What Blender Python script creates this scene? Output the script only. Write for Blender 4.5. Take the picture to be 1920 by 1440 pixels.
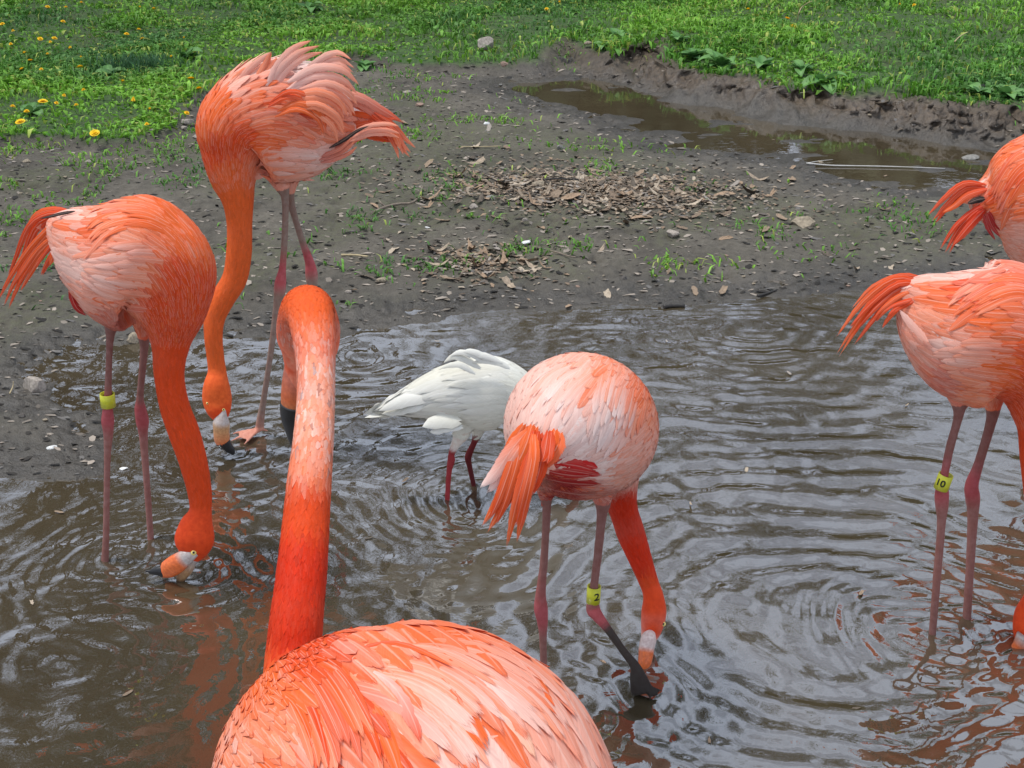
import bpy, math, random
import numpy as np
from mathutils import Vector
from mathutils.bvhtree import BVHTree
from mathutils.kdtree import KDTree

random.seed(7); RNG = np.random.default_rng(7)
scene = bpy.context.scene
for o in list(bpy.data.objects): bpy.data.objects.remove(o, do_unlink=True)
COL = scene.collection

# ------------------------------------------------------------------ camera
H = 1.70; PITCH = math.radians(24.0); FPX = 2800.0
cam_d = bpy.data.cameras.new('camera'); cam = bpy.data.objects.new('camera', cam_d); COL.objects.link(cam)
cam.location = (0, 0, H); cam.rotation_euler = (math.pi/2 - PITCH, 0, 0)
cam_d.sensor_width = 36; cam_d.lens = FPX/1920*36; cam_d.clip_start = 0.05; cam_d.clip_end = 1500
scene.camera = cam

# ------------------------------------------------------------------ world, sun, exposure
SUN_EL = math.radians(70); SUN_AZ = math.radians(-75)      # azimuth measured from +Y towards +X
w = bpy.data.worlds.new('World'); scene.world = w; w.use_nodes = True
nt = w.node_tree; nt.nodes.clear()
def N(nt, t, **k):
    n = nt.nodes.new(t)
    for a, b in k.items(): setattr(n, a, b)
    return n
sky = N(nt, 'ShaderNodeTexSky', sky_type='NISHITA'); sky.sun_disc = False
sky.sun_elevation = SUN_EL; sky.sun_rotation = SUN_AZ; sky.air_density = 1.0; sky.dust_density = 3.0; sky.ozone_density = 1.0
hsv = N(nt, 'ShaderNodeHueSaturation'); hsv.inputs['Saturation'].default_value = 0.70
nt.links.new(sky.outputs[0], hsv.inputs['Color'])
tc = N(nt, 'ShaderNodeTexCoord'); mp = N(nt, 'ShaderNodeMapping'); mp.inputs['Scale'].default_value = (2.2, 2.2, 5.0)
nz = N(nt, 'ShaderNodeTexNoise'); nz.inputs['Scale'].default_value = 1.6; nz.inputs['Detail'].default_value = 7; nz.inputs['Roughness'].default_value = .55
nt.links.new(tc.outputs['Generated'], mp.inputs[0]); nt.links.new(mp.outputs[0], nz.inputs['Vector'])
rp = N(nt, 'ShaderNodeValToRGB'); rp.color_ramp.elements[0].position = .30; rp.color_ramp.elements[0].color = (0,0,0,1)
rp.color_ramp.elements[1].position = .52; rp.color_ramp.elements[1].color = (1,1,1,1)
nt.links.new(nz.outputs['Fac'], rp.inputs[0])
mx = N(nt, 'ShaderNodeMix', data_type='RGBA'); mx.inputs['B'].default_value = (8.7, 9.9, 11.9, 1)
nt.links.new(rp.outputs[0], mx.inputs['Factor']); nt.links.new(hsv.outputs[0], mx.inputs['A'])
bg = N(nt, 'ShaderNodeBackground'); bg.inputs['Strength'].default_value = 0.075
out = N(nt, 'ShaderNodeOutputWorld')
nt.links.new(mx.outputs['Result'], bg.inputs['Color']); nt.links.new(bg.outputs[0], out.inputs[0])
sd = bpy.data.lights.new('sun', 'SUN'); sd.energy = 2.1; sd.angle = math.radians(11); sd.color = (1, .965, .91)
sun = bpy.data.objects.new('sun', sd); COL.objects.link(sun)
sdir = Vector((math.sin(SUN_AZ)*math.cos(SUN_EL), math.cos(SUN_AZ)*math.cos(SUN_EL), math.sin(SUN_EL)))
sun.rotation_euler = sdir.to_track_quat('Z', 'Y').to_euler(); sun.location = sdir*30
scene.view_settings.view_transform = 'Standard'; scene.view_settings.look = 'None'
scene.view_settings.exposure = 0.52; scene.view_settings.gamma = 1.0; scene.view_settings.use_curve_mapping = False
scene.render.engine = 'CYCLES'

# ------------------------------------------------------------------ projection helpers (photo pixel -> place in the world)
CAM = np.array([0, 0, H]); FW = np.array([0, math.cos(PITCH), -math.sin(PITCH)]); UPV = np.array([0, math.sin(PITCH), math.cos(PITCH)])
def ray(px, py): return FW*FPX + np.array([1., 0, 0])*(px-960) + UPV*(720-py)
def at(px, py, Y):
    d = ray(px, py); return CAM + d*(Y/d[1])
def gp(px, py, z=0.0):
    d = ray(px, py); return CAM + d*((z-H)/d[2])
def depth(P): return float(np.dot(np.asarray(P)-CAM, FW))
def proj(P):
    P = np.atleast_2d(P) - CAM; dz = P@FW
    return np.stack([960 + FPX*P[:, 0]/dz, 720 - FPX*(P@UPV)/dz], 1)

# ------------------------------------------------------------------ noise
def _hash(ix, iy, s):
    v = (ix*374761393 + iy*668265263 + s*1442695041) & 0x7fffffff
    v = ((v ^ (v >> 13))*1274126177) & 0x7fffffff
    return ((v ^ (v >> 16)) & 0xffffff)/float(0xffffff)
def vnoise(x, y, s=0):
    x = np.asarray(x, float); y = np.asarray(y, float)
    ix = np.floor(x).astype(np.int64); iy = np.floor(y).astype(np.int64); fx = x-ix; fy = y-iy
    fx = fx*fx*fx*(fx*(fx*6-15)+10); fy = fy*fy*fy*(fy*(fy*6-15)+10)
    a = _hash(ix, iy, s); b = _hash(ix+1, iy, s); c = _hash(ix, iy+1, s); d = _hash(ix+1, iy+1, s)
    return (a*(1-fx)+b*fx)*(1-fy) + (c*(1-fx)+d*fx)*fy
def fbm(x, y, s=0, o=4, g=.5):
    t = 0; a = 1; n = 0
    for k in range(o): t = t + a*(vnoise(x*2**k+13.7*k, y*2**k-7.1*k, s+k)-.5); n += a; a *= g
    return t/n*2
def sstep(a, b, x):
    t = np.clip((x-a)/(b-a), 0, 1); return t*t*(3-2*t)

# ------------------------------------------------------------------ object helpers
def props(o, label=None, cat=None, group=None, kind=None):
    if label: o['label'] = label
    if cat: o['category'] = cat
    if group: o['group'] = group
    if kind: o['kind'] = kind
    return o
def link(name, me, parent=None, mats=()):
    me.name = name
    for m in mats:
        if m is not None: me.materials.append(m)
    o = bpy.data.objects.new(name, me); COL.objects.link(o)
    if parent is not None:
        o.parent = parent; o.matrix_parent_inverse = parent.matrix_world.inverted() if False else o.matrix_parent_inverse
        o.location = -Vector(parent.location)
    return o
def empty(name, loc):
    o = bpy.data.objects.new(name, None); COL.objects.link(o); o.location = Vector(loc); o.empty_display_size = .1; return o
def mesh_np(V, F, smooth=True):
    me = bpy.data.meshes.new('m'); V = np.asarray(V, np.float32)
    me.from_pydata(V.tolist() if len(V) < 20000 else [tuple(v) for v in V.tolist()], [], F if isinstance(F, list) else F.tolist())
    if smooth: me.polygons.foreach_set('use_smooth', np.ones(len(me.polygons), bool))
    me.update(); return me
def mesh_quads(V, Q, smooth=True):
    V = np.asarray(V, np.float32); Q = np.asarray(Q, np.int32); me = bpy.data.meshes.new('m'); k = Q.shape[1]
    me.vertices.add(len(V)); me.vertices.foreach_set('co', V.ravel())
    me.loops.add(Q.size); me.loops.foreach_set('vertex_index', Q.ravel())
    me.polygons.add(len(Q)); me.polygons.foreach_set('loop_start', np.arange(0, Q.size, k, dtype=np.int32))
    me.polygons.foreach_set('loop_total', np.full(len(Q), k, np.int32))
    if smooth: me.polygons.foreach_set('use_smooth', np.ones(len(Q), bool))
    me.update(calc_edges=True); return me
def set_col(me, C, name='col'):
    a = me.color_attributes.new(name, 'FLOAT_COLOR', 'POINT'); C = np.asarray(C, np.float32)
    if C.shape[1] == 3: C = np.concatenate([C, np.ones((len(C), 1), np.float32)], 1)
    a.data.foreach_set('color', C.ravel())
def set_uv(me, UV):
    l = me.uv_layers.new(name='UVMap'); idx = np.empty(len(me.loops), np.int32); me.loops.foreach_get('vertex_index', idx)
    l.data.foreach_set('uv', np.asarray(UV, np.float32)[idx].ravel())
def set_f(me, A, name):
    a = me.attributes.new(name, 'FLOAT', 'POINT'); a.data.foreach_set('value', np.asarray(A, np.float32))

# ------------------------------------------------------------------ materials
def newmat(name):
    m = bpy.data.materials.new(name); m.use_nodes = True; t = m.node_tree; b = t.nodes['Principled BSDF']; return m, t, b
def simple(name, c, rough=.5, spec=.4, bump=0, bscale=200, metal=0, var=0):
    m, t, b = newmat(name); b.inputs['Base Color'].default_value = (*c, 1); b.inputs['Roughness'].default_value = rough
    b.inputs['Specular IOR Level'].default_value = spec; b.inputs['Metallic'].default_value = metal
    if bump or var:
        tc = N(t, 'ShaderNodeTexCoord'); n = N(t, 'ShaderNodeTexNoise'); n.inputs['Scale'].default_value = bscale; n.inputs['Detail'].default_value = 4
        t.links.new(tc.outputs['Object'], n.inputs['Vector'])
        if bump:
            bp = N(t, 'ShaderNodeBump'); bp.inputs['Strength'].default_value = bump; bp.inputs['Distance'].default_value = .002
            t.links.new(n.outputs['Fac'], bp.inputs['Height']); t.links.new(bp.outputs[0], b.inputs['Normal'])
        if var:
            r = N(t, 'ShaderNodeValToRGB'); r.color_ramp.elements[0].position = .3; r.color_ramp.elements[1].position = .7
            r.color_ramp.elements[0].color = (*[x*(1-var) for x in c], 1); r.color_ramp.elements[1].color = (*[min(1, x*(1+var)) for x in c], 1)
            t.links.new(n.outputs['Fac'], r.inputs[0]); t.links.new(r.outputs[0], b.inputs['Base Color'])
    return m
def mathn(t, op, a, b=None, c=None):
    n = N(t, 'ShaderNodeMath', operation=op)
    for i, v in enumerate((a, b, c)):
        if v is None: continue
        if isinstance(v, (int, float)): n.inputs[i].default_value = v
        else: t.links.new(v, n.inputs[i])
    return n.outputs[0]
def mixc(t, f, a, b, mode='MIX'):
    n = N(t, 'ShaderNodeMix', data_type='RGBA', blend_type=mode)
    for s, v in (('Factor', f), ('A', a), ('B', b)):
        if isinstance(v, (int, float)): n.inputs[s].default_value = v
        elif isinstance(v, tuple): n.inputs[s].default_value = (*v, 1) if len(v) == 3 else v
        else: t.links.new(v, n.inputs[s])
    return n.outputs['Result']
def noise(t, vec, scale, detail=4, rough=.5, dist=0):
    n = N(t, 'ShaderNodeTexNoise'); n.inputs['Scale'].default_value = scale; n.inputs['Detail'].default_value = detail
    n.inputs['Roughness'].default_value = rough; n.inputs['Distortion'].default_value = dist
    if vec is not None: t.links.new(vec, n.inputs['Vector'])
    return n.outputs['Fac']
def maprange(t, v, a, b, c=0, d=1):
    n = N(t, 'ShaderNodeMapRange'); t.links.new(v, n.inputs[0])
    for i, x in enumerate((a, b, c, d)): n.inputs[i+1].default_value = x
    return n.outputs[0]

def feather_material(soft=False):
    m, t, b = newmat('soft_feather' if soft else 'feather'); at_ = N(t, 'ShaderNodeAttribute', attribute_name='col')
    uv = N(t, 'ShaderNodeUVMap'); sp = N(t, 'ShaderNodeSeparateXYZ'); t.links.new(uv.outputs[0], sp.inputs[0])
    u, v = sp.outputs[0], sp.outputs[1]
    uu = mathn(t, 'FRACT', u)                                  # integer part of u = feather number
    av = mathn(t, 'ABSOLUTE', mathn(t, 'SUBTRACT', v, .5))
    cb = N(t, 'ShaderNodeCombineXYZ'); t.links.new(mathn(t, 'MULTIPLY', mathn(t, 'SUBTRACT', uu, mathn(t, 'MULTIPLY', av, .55)), 34.0), cb.inputs[0])
    t.links.new(mathn(t, 'MULTIPLY', v, 1.2), cb.inputs[1]); t.links.new(mathn(t, 'MULTIPLY', mathn(t, 'FLOOR', u), 3.37), cb.inputs[2])
    st = noise(t, cb.outputs[0], 1.0, 3, .65)
    cb2 = N(t, 'ShaderNodeCombineXYZ'); t.links.new(mathn(t, 'MULTIPLY', uu, 1.5), cb2.inputs[0]); t.links.new(mathn(t, 'MULTIPLY', v, 7.0), cb2.inputs[1]); t.links.new(mathn(t, 'MULTIPLY', mathn(t, 'FLOOR', u), 1.73), cb2.inputs[2])
    st2 = noise(t, cb2.outputs[0], 1.0, 2, .5)
    c = mixc(t, maprange(t, st, .3, .72), mixc(t, 1.0, at_.outputs['Color'], (.84, .76, .74), 'MULTIPLY'), at_.outputs['Color'])
    c = mixc(t, maprange(t, st2, .42, .75, 0, .30 if soft else .06), c, mixc(t, .5, c, (.95, .62, .50)))
    ra = maprange(t, av, .016, .05, .24, 0)
    c = mixc(t, ra, c, (.95, .72, .62))
    t.links.new(c, b.inputs['Base Color']); b.inputs['Roughness'].default_value = .66; b.inputs['Specular IOR Level'].default_value = .12
    bp = N(t, 'ShaderNodeBump'); bp.inputs['Strength'].default_value = .35; bp.inputs['Distance'].default_value = .0008
    t.links.new(mathn(t, 'ADD', st, mathn(t, 'MULTIPLY', st2, .8)), bp.inputs['Height']); t.links.new(bp.outputs[0], b.inputs['Normal'])
    tr = N(t, 'ShaderNodeBsdfTranslucent'); t.links.new(c, tr.inputs['Color'])
    ms = N(t, 'ShaderNodeMixShader'); ms.inputs[0].default_value = .16; o = t.nodes['Material Output']
    t.links.new(b.outputs[0], ms.inputs[1]); t.links.new(tr.outputs[0], ms.inputs[2]); fin = ms.outputs[0]
    if soft:      # frayed vane edge: gaps between the barbs
        edge = mathn(t, 'MAXIMUM', maprange(t, av, .30, .5, 0, 1), maprange(t, uu, .80, 1.0, 0, 1))
        al = maprange(t, mathn(t, 'SUBTRACT', st, mathn(t, 'MULTIPLY', edge, .72)), -.16, .04, 0, 1)
        tp = N(t, 'ShaderNodeBsdfTransparent'); m2 = N(t, 'ShaderNodeMixShader'); t.links.new(al, m2.inputs[0]); t.links.new(tp.outputs[0], m2.inputs[1]); t.links.new(fin, m2.inputs[2]); fin = m2.outputs[0]
    t.links.new(fin, o.inputs[0]); return m
def white_feather_material():
    m, t, b = newmat('white_feather'); at_ = N(t, 'ShaderNodeAttribute', attribute_name='col')
    uv = N(t, 'ShaderNodeUVMap'); sp = N(t, 'ShaderNodeSeparateXYZ'); t.links.new(uv.outputs[0], sp.inputs[0]); u, v = sp.outputs[0], sp.outputs[1]
    av = mathn(t, 'ABSOLUTE', mathn(t, 'SUBTRACT', v, .5)); cb = N(t, 'ShaderNodeCombineXYZ')
    t.links.new(mathn(t, 'MULTIPLY', mathn(t, 'SUBTRACT', u, mathn(t, 'MULTIPLY', av, .55)), 30.0), cb.inputs[0]); t.links.new(v, cb.inputs[1])
    st = noise(t, cb.outputs[0], 1.0, 3, .6)
    t.links.new(mixc(t, maprange(t, st, .3, .7), mixc(t, 1.0, at_.outputs['Color'], (.88, .87, .84), 'MULTIPLY'), at_.outputs['Color']), b.inputs['Base Color'])
    b.inputs['Roughness'].default_value = .6; b.inputs['Specular IOR Level'].default_value = .2
    bp = N(t, 'ShaderNodeBump'); bp.inputs['Strength'].default_value = .3; bp.inputs['Distance'].default_value = .0008
    t.links.new(st, bp.inputs['Height']); t.links.new(bp.outputs[0], b.inputs['Normal']); return m
def skin_material():
    m, t, b = newmat('bird_skin'); at_ = N(t, 'ShaderNodeAttribute', attribute_name='col'); tc = N(t, 'ShaderNodeTexCoord')
    n1 = noise(t, tc.outputs['Object'], 90, 5, .6); n2 = noise(t, tc.outputs['Object'], 420, 3, .6)
    n3 = noise(t, tc.outputs['Object'], 22, 3, .55)
    c = mixc(t, maprange(t, n1, .35, .7), mixc(t, 1.0, at_.outputs['Color'], (.80, .66, .62), 'MULTIPLY'), at_.outputs['Color'])
    c = mixc(t, maprange(t, n3, .45, .75, 0, .55), c, mixc(t, 1.0, at_.outputs['Color'], (.86, .70, .62), 'MULTIPLY'))
    t.links.new(c, b.inputs['Base Color']); b.inputs['Roughness'].default_value = .66; b.inputs['Specular IOR Level'].default_value = .2
    bp = N(t, 'ShaderNodeBump'); bp.inputs['Strength'].default_value = .5; bp.inputs['Distance'].default_value = .0015
    t.links.new(mathn(t, 'ADD', n1, mathn(t, 'MULTIPLY', n2, .5)), bp.inputs['Height']); t.links.new(bp.outputs[0], b.inputs['Normal']); return m
def beak_material():
    m, t, b = newmat('beak'); at_ = N(t, 'ShaderNodeAttribute', attribute_name='col'); tc = N(t, 'ShaderNodeTexCoord')
    n1 = noise(t, tc.outputs['Object'], 160, 4, .6)
    t.links.new(mixc(t, maprange(t, n1, .35, .7), mixc(t, 1.0, at_.outputs['Color'], (.72, .62, .6), 'MULTIPLY'), at_.outputs['Color']), b.inputs['Base Color'])
    b.inputs['Roughness'].default_value = .38; b.inputs['Specular IOR Level'].default_value = .5
    bp = N(t, 'ShaderNodeBump'); bp.inputs['Strength'].default_value = .25; bp.inputs['Distance'].default_value = .001
    t.links.new(n1, bp.inputs['Height']); t.links.new(bp.outputs[0], b.inputs['Normal']); return m
FEATHER = feather_material(); SOFT = feather_material(True); WFEATHER = white_feather_material(); SKIN = skin_material(); BEAK = beak_material()
BAND = simple('yellow_plastic', (.50, .50, .02), .4, .5, var=.12, bscale=60); BLACK = simple('black_ink', (.012, .012, .012), .5, .3)
METAL = simple('aluminium', (.45, .45, .46), .38, .5, metal=.8, var=.2, bscale=150)
IRIS = simple('iris', (.78, .62, .18), .15, .6); PUPIL = simple('pupil', (.01, .01, .01), .1, .6)

# ------------------------------------------------------------------ ground
POND = [gp(*p)[:2] for p in [(-900,930),(-300,905),(0,888),(100,900),(178,885),(196,820),(165,770),(108,745),(100,690),(150,655),(250,640),(380,634),(520,640),(640,640),(690,612),(900,592),(1200,577),(1400,562),(1560,546),(1750,535),(2050,515),(2600,490),(3600,480)]] + [np.array([4.0, .5]), np.array([3.0, .35]), np.array([-3.0, .35]), np.array([-3.5, .6])]
STREAM = [gp(*p)[:2] for p in [(965,158),(1100,148),(1250,178),(1400,200),(1500,222),(1640,248),(1800,272),(1950,300),(2300,345),(2700,390),(2700,470),(2300,440),(1950,392),(1850,360),(1700,352),(1570,334),(1500,306),(1380,288),(1240,276),(1290,262),(1180,240),(1120,215),(1010,195)]]
GRASS = [gp(*p)[:2] for p in [(-1500,262),(-400,268),(0,278),(150,290),(260,288),(350,262),(370,215),(420,190),(560,150),(660,118)]] + \
        [gp(px, py, .10)[:2] for px, py in [(760,100),(880,98),(1000,100),(1060,72)]] + \
        [gp(px, py, .17)[:2] for px, py in [(1150,78),(1235,62),(1262,98),(1330,118),(1400,118),(1470,140),(1560,150),(1680,160),(1800,180),(1920,188),(2100,215),(2600,260),(3600,300)]] + \
        [np.array([90., 8]), np.array([300., 300.]), np.array([-300., 300.]), np.array([-90., 6.5])]
def sdist(x, y, poly):
    """signed distance, positive inside"""
    P = np.array(poly); x = np.asarray(x, float); y = np.asarray(y, float); d = np.full(x.shape, 1e9); ins = np.zeros(x.shape, bool)
    for i in range(len(P)):
        a = P[i]; b = P[(i+1) % len(P)]; e = b-a; t = np.clip(((x-a[0])*e[0]+(y-a[1])*e[1])/(e@e), 0, 1)
        d = np.minimum(d, (x-a[0]-t*e[0])**2+(y-a[1]-t*e[1])**2)
        c = ((a[1] > y) != (b[1] > y)) & (x < e[0]*(y-a[1])/(e[1] if abs(e[1]) > 1e-9 else 1e-9)+a[0]); ins ^= c
    d = np.sqrt(d); return np.where(ins, d, -d)
def ground_fields(x, y):
    near = sstep(14, 9, y)
    sp = sdist(x, y, POND) + .075*fbm(x*3, y*3, 3) + .022*fbm(x*12, y*12, 5)
    ss = sdist(x, y, STREAM) + .07*fbm(x*2.4, y*2.4, 7) + .03*fbm(x*9, y*9, 9)
    right = sstep(-.3, 1.0, x)
    sg = sdist(x, y, GRASS) + (.10-.04*right)*fbm(x*1.7, y*1.7, 11) + .05*fbm(x*7, y*7, 13)
    wat = np.maximum(sp, ss)
    # mud flat rises gently away from the water, dips below zero inside it
    h = np.where(wat < 0, .003 + .035*(1-np.exp(wat/.45)), -.004 - .10*(1-np.exp(-wat/.5)))
    h = np.where((ss > 0) & (sp < 0), np.maximum(h, -.012) + .024*fbm(x*4, y*9, 14) + .003, h)
    # shallow, half dry corner on the left
    left = np.exp(-(((x+1.15)/.75)**2 + ((y-3.75)/.55)**2))
    h = h + left*(.006*fbm(x*5, y*5, 15) + .0035*fbm(x*16, y*16, 17)) - .0*left
    h = h + .010*fbm(x*1.4, y*1.4, 19)*sstep(.02, -.4, wat)
    # soft trodden mud: clods and holes
    clod = fbm(x*22, y*22, 21, 4, .62); hol = np.clip(fbm(x*14, y*14, 25, 3)-.22, 0, 1)
    mud = sstep(.03, -.06, wat)*near
    h = h + mud*(.0100*clod - .030*hol)*(.45+1.1*vnoise(x*3, y*3, 27))
    # bank: steep crumbling step up to the turf
    wid = .06 + .20*right; step = .03 + .085*right
    t = sstep(-wid, .02, sg)
    crumble = (.05*np.abs(fbm(x*6, y*6, 31)) + .02*fbm(x*20, y*20, 33))*right*np.exp(-((sg+.06)/.10)**2)
    h = h + step*t*(.85+.3*vnoise(x*2, y*2, 35)) - crumble*1.1*near
    h = h + sstep(0, .6, sg)*(.02*fbm(x*1.2, y*1.2, 37)) + .012*near*sstep(0, .1, sg)*fbm(x*11, y*11, 39)
    h = h + .25*sstep(20, 120, y)
    return h, wat, sg, clod, hol
def gh(x, y):
    return ground_fields(np.atleast_1d(np.asarray(x, float)), np.atleast_1d(np.asarray(y, float)))[0]

def graded(rows, cols, gmin=2.2):
    Y, T = np.meshgrid(rows, cols, indexing='ij'); X = T*np.maximum(Y, gmin)
    n, m = Y.shape; i = np.arange(n*m).reshape(n, m)
    Q = np.stack([i[:-1, :-1], i[:-1, 1:], i[1:, 1:], i[1:, :-1]], -1).reshape(-1, 4)
    return X.ravel(), Y.ravel(), Q
_X = np.arange(-5.2, 5.2, .014); _Y = np.arange(2.2, 12.2, .014); _GX, _GY = np.meshgrid(_X, _Y); _G = np.stack(ground_fields(_GX, _GY)[:3])
def gfast(x, y):
    fx = np.clip((np.asarray(x)-_X[0])/.014, 0, len(_X)-2); fy = np.clip((np.asarray(y)-_Y[0])/.014, 0, len(_Y)-2); i = fx.astype(int); j = fy.astype(int); a = fx-i; b = fy-j
    return (_G[:, j, i]*(1-a)+_G[:, j, i+1]*a)*(1-b)+(_G[:, j+1, i]*(1-a)+_G[:, j+1, i+1]*a)*b
rows = [-12, -6, -3, -1, 0, .3, .6, .9, 1.2, 1.6, 2.0, 2.3]; y = 2.6
while y < 11.0:
    rows.append(y); y += (0.0026*(y*y+2.9)/4.4*(1.0 if not 5.6 < y < 8.2 else .55)) if y > 3.1 else .05
rows += [11.3, 11.8, 12.5, 13.5, 15, 17, 20, 24, 30, 40, 55, 80, 120, 200, 400, 900]
c0 = np.linspace(-.40, .40, 560); cols = np.concatenate([[-300, -100, -30, -12, -6, -3, -1.8, -1.1, -.8, -.6, -.5, -.45], c0, [.45, .5, .6, .8, 1.1, 1.8, 3, 6, 12, 30, 100, 300]])
gx, gy, gq = graded(np.array(rows), cols)
hh, wat, sg, clod, hol = ground_fields(gx, gy)
bk_ = np.exp(-((sg+.10)/.14)**2)*sstep(-.2, .9, gx)*sstep(.06, -.05, wat)
me = mesh_quads(np.stack([gx+.03*bk_*fbm(gy*18, hh*60, 45), gy+.07*bk_*fbm(gx*16, hh*55, 47)+.24*np.exp(-((sg+.055)/.05)**2)*sstep(.3, .9, gx)*sstep(.0, .30, fbm(gx*2.3, gy*.7, 46)+.05), hh+.010*bk_*fbm(gx*40, gy*40, 49)], 1), gq)
grassm = sstep(-.03, .05, sg); patch = sstep(.05, .45, fbm(gx*2.1, gy*2.1, 41)+.25*fbm(gx*9, gy*9, 43)+np.clip((gy-3.9)*.16, -.5, .25))
wetm = np.clip(sstep(-.30, -.02, wat) + .25*sstep(-.6, -.1, wat), 0, 1)
set_f(me, grassm, 'grass'); set_f(me, wetm, 'wet'); set_f(me, patch*(1-wetm), 'moss'); set_f(me, np.clip(hol*3, 0, 1), 'hole')

def ground_material():
    m, t, b = newmat('ground'); tc = N(t, 'ShaderNodeTexCoord'); P = tc.outputs['Object']
    A = lambda n: N(t, 'ShaderNodeAttribute', attribute_name=n).outputs['Fac']
    n1 = noise(t, P, 3.2, 5, .6); n2 = noise(t, P, 38, 5, .65); n3 = noise(t, P, 170, 4, .6)
    mud = mixc(t, maprange(t, n1, .35, .65), (.084, .074, .058), (.148, .131, .104))
    mud = mixc(t, maprange(t, n2, .35, .7), mixc(t, 1.0, mud, (.55, .53, .50), 'MULTIPLY'), mud)
    fleck = maprange(t, n3, .66, .72, 0, .6); mud = mixc(t, fleck, mud, (.26, .22, .17))
    mud = mixc(t, mathn(t, 'MULTIPLY', A('moss'), maprange(t, n2, .4, .6, .08, .48)), mud, (.075, .085, .035))
    wetc = mixc(t, 1.0, mud, (.58, .57, .58), 'MULTIPLY'); mud = mixc(t, A('wet'), mud, wetc)
    soil = mixc(t, maprange(t, n2, .32, .68), (.034, .022, .013), (.120, .086, .056))
    gr = mixc(t, maprange(t, n2, .35, .62), (.022, .045, .010), (.055, .11, .022))
    gr = mixc(t, maprange(t, n1, .52, .72, 0, .5), gr, soil)
    c = mixc(t, A('grass'), mud, gr); g2 = N(t, 'ShaderNodeAttribute', attribute_name='bank').outputs['Fac']
    c = mixc(t, g2, c, soil)
    t.links.new(c, b.inputs['Base Color'])
    r = mathn(t, 'MULTIPLY_ADD', A('wet'), -.52, .92); r = mathn(t, 'ADD', r, maprange(t, n2, .3, .7, -.12, .1)); t.links.new(r, b.inputs['Roughness'])
    b.inputs['Specular IOR Level'].default_value = .5
    bp = N(t, 'ShaderNodeBump'); bp.inputs['Strength'].default_value = .9; bp.inputs['Distance'].default_value = .009
    t.links.new(mathn(t, 'ADD', n2, mathn(t, 'MULTIPLY', n3, .45)), bp.inputs['Height']); t.links.new(bp.outputs[0], b.inputs['Normal']); return m
bank = np.exp(-((sg+.07)/.10)**2)*sstep(-.2, .9, gx)*sstep(.1, -.05, wat)
set_f(me, bank, 'bank')
g = link('ground', me, None, [ground_material()]); props(g, kind='structure')

# ------------------------------------------------------------------ water
def water_height(x, y):
    z = np.zeros_like(x)
    src = [  # px, py, amplitude m, wavelength m, decay m
        (1560,1165,.0055,.095,.62),(1905,1235,.0024,.060,.26),(1747,1195,.0016,.035,.16),(1811,1175,.0016,.035,.16),
        (1212,1290,.0022,.060,.20),(1018,1330,.0016,.045,.15),(1150,1180,.0009,.05,.12),(330,1085,.0020,.058,.20),(198,1050,.0015,.035,.14),(283,1032,.0013,.035,.14),
        (838,938,.0016,.04,.16),(890,925,.0015,.04,.16),(437,850,.0009,.04,.14),(487,822,.0005,.03,.1),(1400,620,.0012,.09,.5),(960,1050,.0012,.07,.25),(1300,900,.0008,.06,.25),
        (690,660,.0010,.055,.3),(600,1000,.0008,.055,.25),(1700,560,.0009,.07,.4),(120,1250,.0009,.06,.3)]
    wx = x + .065*fbm(x*3, y*3, 51, 2); wy = y + .065*fbm(x*3, y*3, 53, 2)
    for px, py, a, l, dc in src:
        c = gp(px, py); r = np.sqrt((wx-c[0])**2+(wy-c[1])**2)
        ang = np.arctan2(wy-c[1], wx-c[0]); brk = (.35+.9*vnoise(np.cos(ang)*2+r*3, np.sin(ang)*2+5, 65))*sstep(.0, .30, r) if l > .094 else 1.0
        z += a*np.exp(-r/dc)*np.cos(2*math.pi*r/l + c[0]*9)*sstep(.0, .02, r)*brk
    amp = .5+.9*vnoise(x*1.6, y*1.6, 55); c = gp(1560, 1165); amp = .66*amp*(1-.62*np.exp(-((x-c[0])**2+(y-c[1])**2)/.20))*(1-.45*sstep(3.2, 4.3, y))
    for qx, qy, rx_, ry_ in ((860,1090,.17,.20),(400,1220,.26,.6),(1000,1020,.2,.2)): c = gp(qx, qy); amp = amp*(1-.72*np.exp(-((x-c[0])/rx_)**2-((y-c[1])/ry_)**2))
    z += amp*(.0040*fbm(x*8, y*10, 57, 1) + .0030*fbm(x*17, y*21, 59, 1))
    # breeze wavelets running across the far, open part of the pond
    z += .00032*np.sin(y*2*math.pi/.062 + 3*fbm(x*3, y*3, 61, 2)*3)*sstep(2.9, 4.0, y)*(.4+vnoise(x*2, y*2.5, 63))
    return z
wr = [.2, .6, 1.0, 1.3, 1.6]; y = 1.8
while y < 4.9: wr.append(y); y += .0068
while y < 9.2: wr.append(y); y += .03
wc = np.concatenate([[-2.5, -1.2, -.7, -.5], np.linspace(-.42, .42, 360), [.5, .7, 1.2, 2.5]])
wx, wy, wq = graded(np.array(wr), wc)
wz = water_height(wx, wy); calm = sstep(4.9, 5.3, wy); wz = wz*(1-calm*.93)
me = mesh_quads(np.stack([wx, wy, wz], 1), wq)
set_f(me, calm, 'calm')
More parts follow.
